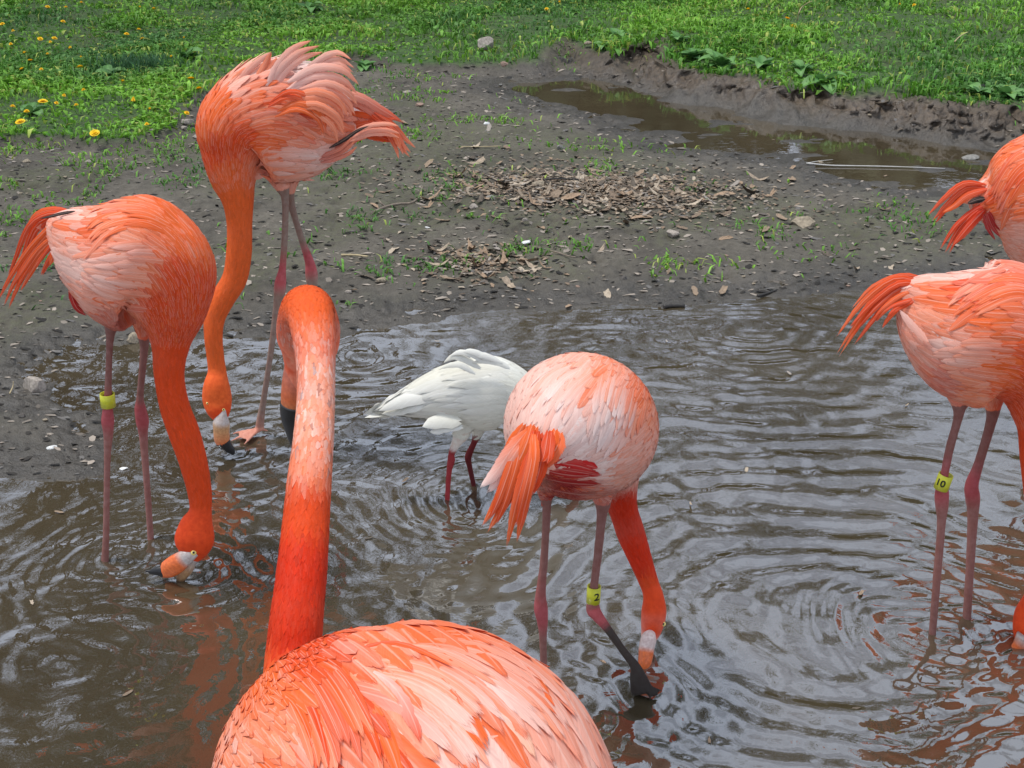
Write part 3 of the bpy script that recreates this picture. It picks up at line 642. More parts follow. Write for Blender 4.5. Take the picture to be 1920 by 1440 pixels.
# ------------------------------------------------------------------ flamingo A (left, side view)
def cone(a, b): return a
build_bird('flamingo', 'orange flamingo at the left with drooping tail, yellow leg ring and beak in the water', 'flamingo',
  spine=[(92,420,2.92,14,.8),(125,436,2.91,52,.85),(170,462,2.90,92,.85),(222,485,2.89,126,.88),(272,503,2.88,132,.88),(305,528,2.87,108,.85),(320,585,2.86,70,.9),(320,640,2.855,38,.95),
         (317,700,2.85,28,1),(327,760,2.845,27.5,1),(345,811,2.84,28.5,1),(362,865,2.83,26,1),(374,920,2.82,22.5,1),(376,957,2.81,21,1),(369,985,2.80,32,.8),(364,1012,2.79,37,.75),(357,1034,2.785,29,.72),(348,1048,2.78,14,.7)],
  lateral=(0, 1), headfrom=13.2, neckfrom=7,
  legs=[([(212,560,2.87,26),(209,606,2.875,15),(206,640,2.88,7.5),(203,720,2.88,7),(202,768,2.87,10),(202,790,2.87,12.5),(203,815,2.87,9.5),(201,870,2.87,6.5),(199,1000,2.865,6.5),(197,1048,2.86,7.5),(197,1095,2.84,8)], LEGC),
        ([(266,585,2.96,24),(270,632,2.975,12),(270,660,2.98,8),(263,740,2.98,7),(263,765,2.98,11),(267,790,2.98,12.5),(269,820,2.98,8.5),(275,900,2.97,6.5),(282,1000,2.96,6.5),(283,1030,2.95,7),(285,1080,2.94,7)], LEGC)],
  ctrl=[(110,430,PINK,.045),(150,470,PINK,.05),(200,390,PINK,.055),(165,400,PALE,.06),(180,430,ORG,.075),(240,380,ORG,.07),(230,430,ORG*np.array([1,.8,.7]),.08),(300,410,ORG,.05),(270,450,SAL,.06),
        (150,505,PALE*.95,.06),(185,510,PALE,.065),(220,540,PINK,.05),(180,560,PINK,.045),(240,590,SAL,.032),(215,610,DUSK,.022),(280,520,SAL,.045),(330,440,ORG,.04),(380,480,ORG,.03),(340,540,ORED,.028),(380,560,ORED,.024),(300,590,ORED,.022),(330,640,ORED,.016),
        (320,750,ORED,.012),(345,850,ORED,.012),(375,930,ORED*.95,.012),(375,990,ORED*.97,.01),(350,1030,ORED*.9,.01),(130,400,PINK,.05)],
  strands=[([(150,410,2.90),(105,425,2.90),(62,470,2.90),(25,530,2.90),(3,578,2.90)],26,ORG,ORED),([(140,405,2.92),(95,405,2.92),(60,430,2.92),(38,490,2.92),(22,535,2.92)],26,ORED,ORED),
           ([(135,398,2.93),(100,394,2.93),(70,405,2.93),(48,436,2.93)],22,ORED,ORG),([(150,430,2.89),(110,445,2.89),(75,475,2.89),(45,520,2.89),(30,545,2.89)],22,ORG,ORED),
           ([(145,440,2.88),(112,455,2.88),(88,485,2.88),(72,515,2.88)],20,ORED,ORED),([(140,450,2.87),(115,462,2.87),(100,480,2.87),(92,500,2.87)],18,ORED,ORG),
           ([(140,396,2.88),(116,400,2.88),(92,406,2.88),(72,410,2.88)],7,BLK,BLK),
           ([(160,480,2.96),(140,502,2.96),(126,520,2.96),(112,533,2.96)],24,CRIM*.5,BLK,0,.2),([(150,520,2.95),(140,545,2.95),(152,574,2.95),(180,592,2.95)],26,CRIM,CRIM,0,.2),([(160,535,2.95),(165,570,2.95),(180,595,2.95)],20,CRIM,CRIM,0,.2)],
  fams=[([(335,400),(260,366),(170,375),(116,425)],[(330,450),(270,425),(210,440),(165,492)],22,18,[ORED,ORG,ORG,ORG,SAL]),([(325,460),(260,455),(190,465),(130,478)],[(290,590),(240,582),(190,560),(150,522)],24,20,[PALE,PALE,PINK,SAL],.5)],
  beak=[('beak',[(368,1036,2.765,7),(357,1041,2.765,12),(345,1047,2.765,16),(331,1057,2.765,19),(316,1067,2.77,18),(308,1071,2.77,14),(303,1072,2.77,11)],[(0,GREY),(.30,GREY*.95),(.42,BORG),(1,BORG)],.75),
        ('beak_tip',[(307,1071,2.77,12.5),(296,1071,2.77,9.5),(284,1072,2.77,5.5),(273,1071,2.77,1.8)],[(0,BLK),(1,BLK)],.8),
        ('lower_beak',[(362,1048,2.775,8),(352,1064,2.775,12),(342,1078,2.775,11),(336,1092,2.775,6)],[(0,GREY*.8),(.4,TAN*.7),(.75,TAN*.5),(1,BLK)],.8)],
  eye=[(363,1036,2.72,5.5)], bands=[('y',202,750,2.872,14,26,(.02,0,1),'',0),('m',284,1022,2.95,11,17,(0,0,1),'',0)], group=FG, lift=.13,
  feet=[((at(197,1095,2.84)[0], 2.83, -.055), (.6,-.5,0), .9), ((at(285,1080,2.94)[0], 2.93, -.045), (.6,-.5,0), .9)], fdroop=.25)

# ------------------------------------------------------------------ flamingo B (top, ruffled, walking)
def ruf(p): return 5.0*math.exp(-(((p[0]-520)/150)**2+((p[1]-120)/60)**2))
LB = [(0, LEGG*.9), (.3, LEGG), (.36, ANK*1.2), (.46, ANK*1.3), (.56, LEGG*1.2), (.85, LEGG), (1, PINK*.6)]
build_bird('flamingo', 'ruffled orange flamingo standing farthest back on the mud with raised back feathers', 'flamingo',
  spine=[(668,232,3.52,16,.8),(640,238,3.52,52,.85),(598,236,3.52,92,.85),(545,232,3.51,112,.85),(490,232,3.50,110,.85),(450,250,3.49,88,.85),(438,290,3.48,62,.88),(438,335,3.47,44,.95),(446,375,3.465,30,1),
         (449,420,3.46,23.5,1),(448,475,3.455,23.5,1),(440,522,3.45,23,1),(418,560,3.44,22,1),(403,595,3.43,19.5,1),(400,630,3.42,17,1),(404,670,3.415,16,1),(407,697,3.41,17.5,1),(406,722,3.40,24.5,.95),(407,747,3.40,28,.9),(410,768,3.39,24,.9),(414,784,3.39,15,.9)],
  lateral=(.25, 1), headfrom=16.2, neckfrom=7.3,
  legs=[([(520,320,3.5,26),(530,352,3.5,14),(535,375,3.5,7.5),(534,440,3.49,6.5),(530,500,3.49,7),(526,528,3.49,11),(524,548,3.49,11.5),(520,570,3.49,8),(508,660,3.49,6),(495,745,3.49,6),(488,790,3.49,8),(487,806,3.49,8.5)], LB),
        ([(540,330,3.57,24),(541,362,3.57,12),(549,395,3.57,7),(566,450,3.58,6.5),(580,490,3.59,9),(584,513,3.59,12),(585,532,3.59,11),(587,560,3.6,7),(592,660,3.61,6),(597,740,3.62,6),(598,775,3.62,8)], LB)],
  ctrl=[(400,210,ORG,.05),(385,260,ORG,.035),(420,170,PINK,.06),(470,130,PALE,.06),(530,130,WPK,.075),(590,140,WPK,.08),(640,165,PINK,.08),(450,180,ORG,.055),(500,175,SAL,.07),(550,165,PALE,.08),(530,200,ORED*1.03,.08),(580,200,ORG,.085),(620,220,PINK,.08),
        (480,220,SAL,.05),(540,240,SAL,.06),(590,250,SAL,.065),(630,240,SAL,.06),(480,265,ORG,.04),(520,290,PINK,.05),(570,290,PALE,.05),(610,300,WPK,.045),(600,335,PINK,.028),(550,340,PINK*.95,.025),(500,320,SAL,.028),(450,270,ORED,.03),(410,300,ORED,.028),(430,340,ORG,.018),
        (450,400,ORG,.012),(448,500,ORG,.012),(405,600,ORG,.012),(405,690,ORG,.012),(407,750,ORG,.01),(415,780,ORED,.01)],
  strands=[([(505,165,3.42),(530,125,3.43),(562,98,3.44),(603,85,3.45)],34,PALE,SAL,.2,.6),([(485,150,3.44),(500,125,3.45),(513,97,3.46)],26,SAL,SAL),([(560,150,3.42),(600,120,3.42),(635,110,3.42),(667,131,3.42)],30,PALE,SAL,.2,.6),
           ([(540,165,3.40),(590,140,3.40),(640,145,3.41),(674,178,3.42)],40,PALE,SAL),([(450,170,3.44),(470,140,3.45),(500,118,3.46),(520,108,3.47)],30,PINK,PINK),([(425,190,3.44),(440,160,3.45),(462,138,3.46),(480,128,3.47)],26,SAL,SAL),
           ([(400,230,3.44),(402,195,3.45),(412,170,3.46),(425,152,3.47)],20,ORG,SAL),([(388,250,3.45),(386,220,3.46),(388,200,3.47),(394,186,3.48)],16,ORG,SAL),
           ([(560,175,3.38),(610,165,3.38),(650,185,3.39),(668,215,3.40)],34,PINK,SAL),([(540,190,3.37),(590,180,3.36),(630,200,3.37),(648,235,3.38)],36,SAL,SAL),
           ([(505,195,3.38),(540,178,3.36),(575,192,3.36),(590,225,3.37)],22,ORED,ORG),([(520,210,3.37),(560,195,3.35),(600,215,3.35),(612,250,3.36)],24,ORG,ORG),([(545,205,3.36),(590,200,3.35),(630,225,3.35),(645,262,3.36)],28,SAL,SAL),
           ([(620,190,3.5),(665,190,3.5),(710,220,3.51),(752,250,3.52)],46,PINK,ORED,0,.4),([(600,225,3.49),(650,220,3.5),(700,232,3.51),(745,245,3.51)],54,ORG,ORED,0,.3),([(610,245,3.49),(650,245,3.5),(690,238,3.5),(720,236,3.5)],30,ORG,ORED),
           ([(700,215,3.5),(735,240,3.51),(755,265,3.51),(778,288,3.52)],24,ORED,SAL),([(695,225,3.5),(730,245,3.5),(748,270,3.5),(757,292,3.5)],22,ORED,SAL),([(735,245,3.49),(745,262,3.49),(750,280,3.49)],14,ORG,SAL),
           ([(618,277,3.43),(645,262,3.43),(670,245,3.43),(694,235,3.43)],8,BLK,BLK),([(622,280,3.46),(645,268,3.46),(665,255,3.46),(690,250,3.46)],20,DUSK*.8,SAL),([(655,262,3.45),(690,246,3.45),(725,243,3.45),(752,250,3.45)],22,PINK,SAL,0,.2),
           ([(600,300,3.44),(625,292,3.44),(650,280,3.44),(668,262,3.44)],20,DUSK,SAL)],
  fams=[([(430,200),(500,165),(580,185),(645,250)],[(450,262),(520,250),(580,265),(612,292)],24,20,[ORG,SAL,PINK,ORED],.5),([(440,290),(500,285),(560,282),(622,290)],[(470,335),(520,338),(580,332),(618,312)],14,20,[PALE,PALE,WPK,SAL],.5)],
  beak=[('beak',[(420,766,3.372,3.5),(417,778,3.37,9),(415,792,3.37,15.5),(415,808,3.37,15),(416,822,3.37,15),(418,830,3.37,13)],[(0,GREY),(.36,GREY),(.48,TAN),(1,BORG*.9)],.95),
        ('beak_tip',[(417,827,3.37,14.5),(424,836,3.37,12),(433,844,3.37,8),(438,852,3.37,3)],[(0,BLK),(1,BLK)],.9)],
  eye=[(419,768,3.32,3),(389,756,3.34,2.5)], group=FG, lift=.18, ruffle=ruf, nparts=200,
  feet=[((gp(487,812,.006)[0], gp(487,812,.006)[1], .006), (-.75,-.5,0), .95), ((at(598,775,3.62)[0], 3.62, .012), (-.6,-.6,0), .95)], legcol=PINK*.7, fdroop=.18)

# ------------------------------------------------------------------ flamingo C (foreground, from behind)
def mott(p, c):
    y = p[1]; k = max(0, min(1, (y-570)/110))*max(0, min(1, (925-y)/120)); r = random.random(); c = c+(np.array([.88, .36, .23])-c)*.62*k
    c = c+(np.array([.90, .74, .66])-c)*random.random()**2*.60*k
    if r < .05*k: return c*np.array([.66, .74, .85])
    return c
build_bird('flamingo', 'large foreground flamingo seen from behind, neck raised with pale mottled feathers', 'flamingo',
  spine=[(1040,1930,.74,60,.9),(990,1830,.77,220,.95),(905,1700,.81,340,.97),(805,1580,.87,386,1),(720,1500,.94,348,1),(655,1412,1.00,262,1),(607,1342,1.06,142,1),(568,1318,1.12,84,1),(549,1262,1.165,55,1),
         (555,1170,1.20,50,1),(565,1080,1.245,47,1),(573,990,1.295,44,1),(580,900,1.34,41,1),(588,820,1.40,37.5,1),(592,750,1.46,35.5,1),(592,690,1.51,36,1),(589,635,1.555,40,1),(582,592,1.60,44,1),(577,588,1.66,54,.95),
         (578,618,1.70,60,.98),(577,650,1.71,59,.92),(568,690,1.71,42,.8),(560,725,1.71,30,.75)],
  lateral=(.80, .60), headfrom=19.5, neckfrom=7.4,
  legs=[([(830,1900,.93,70),(850,2050,.93,20),(850,2300,.93,16),(850,2600,.93,26),(850,3000,.93,15),(850,3800,.93,15)], LEGC), ([(700,1850,.98,70),(690,2000,.98,20),(690,2300,.98,16),(690,2500,.98,26),(690,2900,.98,15),(690,3600,.98,15)], LEGC)],
  ctrl=[(440,1390,SAL,.032),(410,1440,PINK,.034),(500,1270,ORG,.024),(560,1230,ORED,.022),(560,1300,ORG,.04),(520,1350,SAL,.034),(480,1420,ORG,.036),(560,1420,ORED,.06),(620,1290,ORED,.07),(680,1260,SAL,.07),(640,1340,ORG,.09),(700,1370,ORG,.10),(620,1420,PINK,.09),(740,1230,ORG,.09),(800,1260,PALE,.11),
        (780,1380,PALE,.12),(860,1330,PALE,.12),(900,1400,PALE,.12),(880,1250,PINK,.11),(840,1190,ORG,.09),(960,1240,PINK,.10),(1000,1320,PINK,.10),(1050,1380,SAL,.10),(1100,1430,SAL,.09),(950,1380,PALE,.11),(700,1440,PINK,.11),(1000,1600,PINK,.10),(800,1600,PALE,.11),(600,1600,SAL,.07),
        (555,1180,RED,.014),(570,1050,RED,.014),(580,930,ORED*.97,.013),(590,850,ORG,.012),(592,760,SAL,.012),(590,680,SAL,.012),(580,600,ORG*np.array([1,.9,.8]),.012),(580,560,ORG*np.array([1,.85,.8]),.012),(540,650,ORED,.012),(630,650,ORED,.012),(560,700,ORED*.9,.01)],
  strands=[([(640,1235),(720,1205),(790,1225),(855,1262)],24,ORED,ORG,.2,.8),([(600,1290),(640,1300),(690,1360),(720,1440)],34,ORG,ORED,0,.7),([(680,1255),(730,1280),(770,1340),(790,1400)],44,PALE,ORED,0,.8),
           ([(560,1290),(590,1330),(610,1390),(622,1450)],26,ORED,ORED,0,.7),([(530,1300),(560,1330),(590,1400),(600,1460)],20,ORG,ORED,0,.7),([(720,1250),(800,1290),(850,1370),(880,1460)],50,PALE,ORG,0,.7),
           ([(760,1215),(850,1240),(920,1290),(970,1350)],46,PALE,PALE,0,.7),([(700,1225),(790,1210),(870,1225),(930,1265)],28,ORG,PINK,0,.7),([(820,1290),(900,1320),(970,1370),(1000,1430)],52,PALE,PALE*np.array([1,.8,.6]),0,.7),
           ([(860,1215),(940,1250),(1000,1300),(1040,1350)],38,PINK,ORG,0,.7),([(660,1300),(700,1340),(740,1420),(760,1500)],40,ORG,ORG,0,.7)],
  fams=[([(760,1188),(900,1192),(1030,1270),(1110,1390)],[(780,1260),(900,1290),(1000,1370),(1060,1480)],20,44,[PINK,PALE,PALE,SAL],.75),([(690,1212),(820,1212),(930,1270),(1020,1360)],[(650,1290),(760,1330),(850,1420),(900,1520)],20,50,[PALE,PALE,PINK,SAL],.8),([(620,1235),(660,1280),(710,1370),(745,1480)],[(530,1290),(560,1350),(590,1430),(600,1500)],15,26,[ORED,ORG,ORED,SAL],.65)],
  beak=[('beak',[(560,690,1.71,34),(551,725,1.71,29),(547,760,1.71,26),(548,785,1.71,24)],[(0,DUSK*.9),(.5,BORG*np.array([.8,.8,1.0])),(1,TAN*.9)],.7),
        ('beak_tip',[(548,758,1.71,28.5),(547,785,1.71,25),(550,815,1.71,16),(554,850,1.71,5)],[(0,BLK),(1,BLK)],.75)],
  group=FG, vox=.0034, nparts=280, lift=.08, slift=.0032, spacing=.36, neckf=(.012, .0042), neckcol=mott, fdroop=.05, bigk=9, fw=.145, fmix=.75)

# ------------------------------------------------------------------ flamingo D (centre, rear view)
LD = [(0, LEGP), (.35, LEGP), (.55, ANK), (.66, ANK), (.78, LEGP), (1, LEGP)]
LD2 = [(0, LEGP), (.40, LEGP), (.50, ANK), (.60, ANK), (.64, MUDL*2), (1, MUDL)]
build_bird('flamingo', 'pale pink flamingo in the middle seen from behind, beak beside its bent muddy leg', 'flamingo',
  spine=[(1000,850,2.20,22,.9),(1022,835,2.23,70,.95),(1050,815,2.28,112,1),(1078,802,2.35,136,1.02),(1098,800,2.42,134,1.02),(1122,820,2.50,112,1),(1142,860,2.56,78,.95),(1155,900,2.58,46,.95),
         (1167,950,2.585,28,1),(1184,1003,2.58,26,1),(1203,1055,2.565,21,1),(1217,1093,2.55,18,1),(1225,1118,2.54,21,.9),(1226,1148,2.53,27,.85),(1222,1178,2.52,24,.82),(1215,1200,2.51,17,.8)],
  lateral=(.86, -.5), headfrom=11.5, neckfrom=6.8,
  legs=[([(1022,890,2.34,28),(1024,932,2.34,13),(1025,960,2.34,8.5),(1020,1050,2.34,8),(1014,1110,2.34,10),(1014,1140,2.34,13.5),(1017,1165,2.34,11),(1018,1200,2.34,7.5),(1020,1280,2.34,7.5),(1022,1345,2.33,8)], LD),
        ([(1125,890,2.46,30),(1130,940,2.46,17),(1128,970,2.46,10),(1121,1040,2.46,8.5),(1114,1100,2.45,8.5),(1112,1140,2.45,13.5),(1118,1152,2.44,12),(1140,1180,2.42,8.5),(1170,1222,2.39,8),(1190,1248,2.37,10),(1197,1272,2.36,17),(1204,1298,2.35,22)], LD2)],
  ctrl=[(970,760,PALE,.055),(1000,800,PALE,.05),(1040,700,PALE,.07),(1093,680,PINK,.07),(1050,760,WPK,.075),(1090,760,WPK,.08),(1030,820,PALE,.05),(1060,830,WPK,.05),(1100,840,WPK,.05),(1130,700,SAL,.06),(1150,740,PALE,.06),(1140,790,WPK,.055),(1190,740,ORG,.045),(1215,770,SAL,.035),(1170,810,PALE,.045),
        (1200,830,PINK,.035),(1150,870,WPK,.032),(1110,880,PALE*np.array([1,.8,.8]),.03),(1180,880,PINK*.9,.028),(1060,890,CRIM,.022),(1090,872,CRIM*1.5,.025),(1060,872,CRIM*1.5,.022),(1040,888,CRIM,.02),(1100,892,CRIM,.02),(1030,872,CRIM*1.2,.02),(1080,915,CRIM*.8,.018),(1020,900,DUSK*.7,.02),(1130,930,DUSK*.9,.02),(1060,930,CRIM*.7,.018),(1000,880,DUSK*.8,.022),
        (1170,960,RED*.92,.012),(1200,1060,RED,.012),(1225,1130,ORED,.01),(1222,1185,ORED,.01),(1214,1203,WPK,.01)],
  strands=[([(1000,800,2.17),(985,850,2.14),(945,930,2.12),(902,1005,2.12)],40,ORG,ORG,0,.6),([(990,810,2.17),(960,850,2.14),(935,890,2.13),(905,922,2.13)],44,ORG,WPK,0,.3),([(1005,810,2.16),(992,880,2.12),(975,950,2.10),(958,1033,2.10)],36,ORED,ORG,0,.5),([(1000,815,2.15),(1000,860,2.11),(985,930,2.09),(969,1000,2.09)],26,ORG,ORED,0,.6),
           ([(1045,810,2.18),(1035,840,2.15),(1008,870,2.13),(995,905,2.12)],44,ORG,ORED*.98,0,.5),([(1015,815,2.17),(1010,850,2.14),(1000,890,2.12),(985,930,2.11)],44,ORED,ORED,0,.5),([(985,800,2.18),(965,835,2.16),(945,880,2.15),(925,930,2.14)],36,ORG,ORG,0,.5),([(975,820,2.16),(965,870,2.13),(945,935,2.11),(925,985,2.11)],34,ORG,ORED,0,.5),
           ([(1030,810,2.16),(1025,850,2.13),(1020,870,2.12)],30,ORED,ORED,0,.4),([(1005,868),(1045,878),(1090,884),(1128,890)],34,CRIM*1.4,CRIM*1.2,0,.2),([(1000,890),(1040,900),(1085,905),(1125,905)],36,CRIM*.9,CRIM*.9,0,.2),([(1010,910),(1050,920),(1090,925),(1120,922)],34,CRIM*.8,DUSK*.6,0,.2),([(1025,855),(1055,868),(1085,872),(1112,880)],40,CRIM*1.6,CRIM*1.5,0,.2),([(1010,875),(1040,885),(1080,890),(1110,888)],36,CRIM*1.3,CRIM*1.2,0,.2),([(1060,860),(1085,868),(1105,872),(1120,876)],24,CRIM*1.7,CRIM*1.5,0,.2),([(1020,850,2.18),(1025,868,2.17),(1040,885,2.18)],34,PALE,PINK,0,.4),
           ([(1105,860,2.26),(1125,875,2.26),(1145,888,2.27)],40,WPK,PALE,0,.4)],
  fams=[([(1085,668),(1015,695),(968,760),(955,812)],[(1130,695),(1085,740),(1055,800),(1045,850)],26,20,[PALE,WPK,PALE,PINK],.55),([(1130,675),(1115,735),(1100,800),(1085,855)],[(1205,735),(1190,790),(1160,840),(1115,882)],26,20,[WPK,WPK,PALE,PALE],.5),([(1160,678),(1140,715),(1130,760),(1125,800)],[(1218,745),(1208,790),(1195,835),(1185,860)],12,15,[ORG,SAL,ORG],.5)],
  beak=[('beak',[(1222,1186,2.50,9),(1217,1196,2.49,16.5),(1213,1212,2.48,17),(1211,1228,2.47,16),(1209,1245,2.46,14),(1211,1258,2.46,10)],[(0,WPK*.9),(.42,WPK*.8),(.55,BORG),(1,BORG)],.85),
        ('beak_tip',[(1209,1250,2.46,12),(1213,1262,2.46,8),(1217,1272,2.46,4)],[(0,BLK),(1,BLK)],.9)],
  eye=[(1244,1170,2.50,4.5)], bands=[('y',1113,1114,2.452,13,35,(.03,0,1),'2',.52)], group=FG, lift=.05, slift=.003, shred2=True, nparts=180,
  feet=[((at(1022,1345,2.33)[0], 2.33, -.055), (.4,.6,0), 1.0), ((float(at(1206,1290,2.36)[0]), 2.36, .012), (.6,-.5,0), .55)], legcol=MUDL, fdroop=.35)

# ------------------------------------------------------------------ flamingo E (right, side view)
build_bird('flamingo', 'orange flamingo cut off by the right edge with yellow ring printed 10', 'flamingo',
  spine=[(1690,545,2.62,18,.8),(1718,560,2.62,54,.85),(1762,590,2.61,98,.85),(1815,618,2.60,131,.85),(1868,630,2.60,143,.85),(1920,655,2.59,132,.85),(1952,715,2.58,90,.88),(1955,790,2.57,50,.95),
         (1948,860,2.57,34,1),(1952,930,2.57,30,1),(1960,1010,2.57,27,1),(1958,1070,2.57,25,1),(1950,1115,2.57,26,1),(1942,1150,2.57,38,.85),(1934,1180,2.56,36,.8),(1925,1204,2.56,24,.75)],
  lateral=(0, 1), headfrom=12.2, neckfrom=7,
  legs=[([(1790,700,2.59,32),(1798,755,2.59,16),(1796,785,2.59,9),(1781,840,2.585,8.5),(1770,895,2.58,8.5),(1766,925,2.58,13.5),(1766,950,2.58,12.5),(1765,985,2.58,8.5),(1757,1080,2.575,8),(1748,1190,2.57,7.5),(1742,1250,2.55,8)], LEGC),
        ([(1858,710,2.66,34),(1862,765,2.66,15),(1856,800,2.66,10),(1835,870,2.655,9.5),(1822,910,2.65,13),(1824,935,2.65,14),(1824,970,2.65,10.5),(1819,1060,2.64,8.5),(1812,1172,2.63,8.5),(1809,1230,2.62,9)], LEGC)],
  ctrl=[(1695,545,ORG,.025),(1720,560,PALE,.06),(1705,600,PINK,.045),(1760,520,PALE,.07),(1820,500,PALE,.065),(1880,490,PALE,.06),(1780,560,PINK,.07),(1770,600,SAL,.06),(1840,545,ORG,.09),(1900,540,ORED*1.02,.09),(1860,580,ORG,.085),(1900,600,ORG,.06),(1800,625,SAL,.05),(1740,650,PINK,.055),(1760,670,PINK,.05),(1820,660,PALE*.97,.06),(1860,690,SAL,.045),(1900,700,ORG,.035),
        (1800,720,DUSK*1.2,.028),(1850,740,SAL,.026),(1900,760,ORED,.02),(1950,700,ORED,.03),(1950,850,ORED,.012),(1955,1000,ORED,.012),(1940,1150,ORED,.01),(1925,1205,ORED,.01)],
  strands=[([(1730,530,2.62),(1680,528,2.62),(1625,575,2.62),(1565,662,2.62)],30,ORED,ORG),([(1735,540,2.61),(1690,540,2.61),(1640,580,2.61),(1590,640,2.61)],30,ORED,ORED),([(1725,545,2.60),(1690,560,2.60),(1660,585,2.60),(1643,608,2.60)],24,ORG,ORED),([(1735,525,2.63),(1690,522,2.63),(1640,545,2.63),(1600,590,2.63)],22,ORED,ORG),
           ([(1720,560,2.59),(1698,568,2.59),(1678,578,2.59),(1662,592,2.59)],20,ORED,ORED),([(1738,640,2.52),(1720,620,2.53),(1702,600,2.54),(1686,580,2.55)],16,PINK,PALE,0,.2)],
  fams=[([(1930,508),(1850,504),(1775,518),(1712,568)],[(1930,530),(1850,530),(1780,552),(1715,605)],0,20,[PALE,PALE,PINK],.55),([(1940,650),(1860,640),(1790,640),(1728,645)],[(1920,725),(1860,720),(1800,705),(1750,690)],20,22,[PINK,PALE,SAL],.5),([(1960,520),(1880,506),(1800,545),(1745,602)],[(1960,570),(1900,560),(1830,592),(1785,625)],22,20,[ORED,ORG,ORG,SAL],.6)],
  beak=[('beak',[(1926,1196,2.53,22),(1914,1212,2.53,17),(1902,1222,2.53,13),(1893,1226,2.53,8)],[(0,GREY*.9),(.35,BORG),(1,BORG)],.8),('beak_tip',[(1914,1224,2.54,14),(1908,1236,2.54,10),(1903,1246,2.54,5)],[(0,BLK),(1,BLK)],.8)],
  eye=[(1917,1200,2.50,5)], bands=[('y',1769,903,2.58,14,31,(.22,0,1),'10',-.30)], group=FG, lift=.13, nparts=180,
  feet=[((at(1742,1250,2.55)[0], 2.55, -.06), (.6,-.5,0), 1.0), ((at(1809,1230,2.62)[0], 2.62, -.055), (.6,-.5,0), 1.0)], fdroop=.25)

# ------------------------------------------------------------------ flamingo F (upper right, mostly outside)
build_bird('flamingo', 'flamingo at the upper right edge, only its rear body and two tail plumes in view', 'flamingo',
  spine=[(1824,362,3.62,16,.8),(1850,368,3.62,50,.85),(1895,366,3.61,104,.85),(1950,372,3.60,136,.85),(2005,385,3.60,126,.85),(2050,415,3.60,108,.85),(2075,470,3.59,70,.9),(2080,540,3.59,42,.95),(2075,620,3.59,26,1),(2085,700,3.58,22,1),(2095,745,3.58,20,1),(2098,775,3.58,30,.85),(2100,800,3.58,20,.8)],
  lateral=(0, 1), headfrom=10.2, neckfrom=7,
  legs=[([(1950,440,3.6,26),(1960,490,3.6,12),(1962,540,3.6,7),(1965,620,3.6,11),(1967,660,3.6,7),(1965,780,3.6,6),(1965,800,3.6,6)], LEGC), ([(2020,450,3.68,26),(2025,500,3.68,12),(2025,540,3.68,7),(2022,610,3.68,11),(2022,650,3.68,7),(2020,780,3.68,6)], LEGC)],
  ctrl=[(1845,380,SAL,.05),(1850,330,PALE,.06),(1880,300,SAL,.06),(1910,290,ORG,.07),(1880,350,ORED,.08),(1910,330,ORED,.08),(1860,400,PINK,.06),(1900,390,ORG,.06),(1890,430,PINK,.05),(1910,460,PINK*.9,.03),(1870,440,SAL,.035),(1960,350,ORG,.06),(2040,400,ORED,.03),(2080,600,ORED,.012)],
  strands=[([(1850,350,3.6),(1810,350,3.6),(1775,380,3.6),(1741,420,3.6)],26,ORED,ORED),([(1850,355,3.59),(1815,365,3.59),(1790,385,3.59),(1765,400,3.59)],16,ORED,ORG),([(1850,385,3.58),(1825,400,3.58),(1795,430,3.58),(1767,477,3.58)],26,RED,ORED),([(1845,395,3.57),(1825,415,3.57),(1803,440,3.57),(1785,462,3.57)],18,RED,ORED),([(1845,372,3.57),(1830,375,3.57),(1812,382,3.57)],14,BLK,BLK),([(1850,400,3.55),(1860,425,3.55),(1875,448,3.55)],20,CRIM,CRIM)],
  fams=[([(1990,268),(1910,283),(1868,340),(1848,405)],[(1990,330),(1930,340),(1895,392),(1878,435)],18,20,[ORED,ORG,ORED],.6)],
  beak=[('beak',[(2100,790,3.57,16),(2090,812,3.57,13),(2080,825,3.57,6)],[(0,GREY),(.4,BORG),(1,BLK)],.8)], group=FG, lift=.13, nparts=100, vox=.0034)

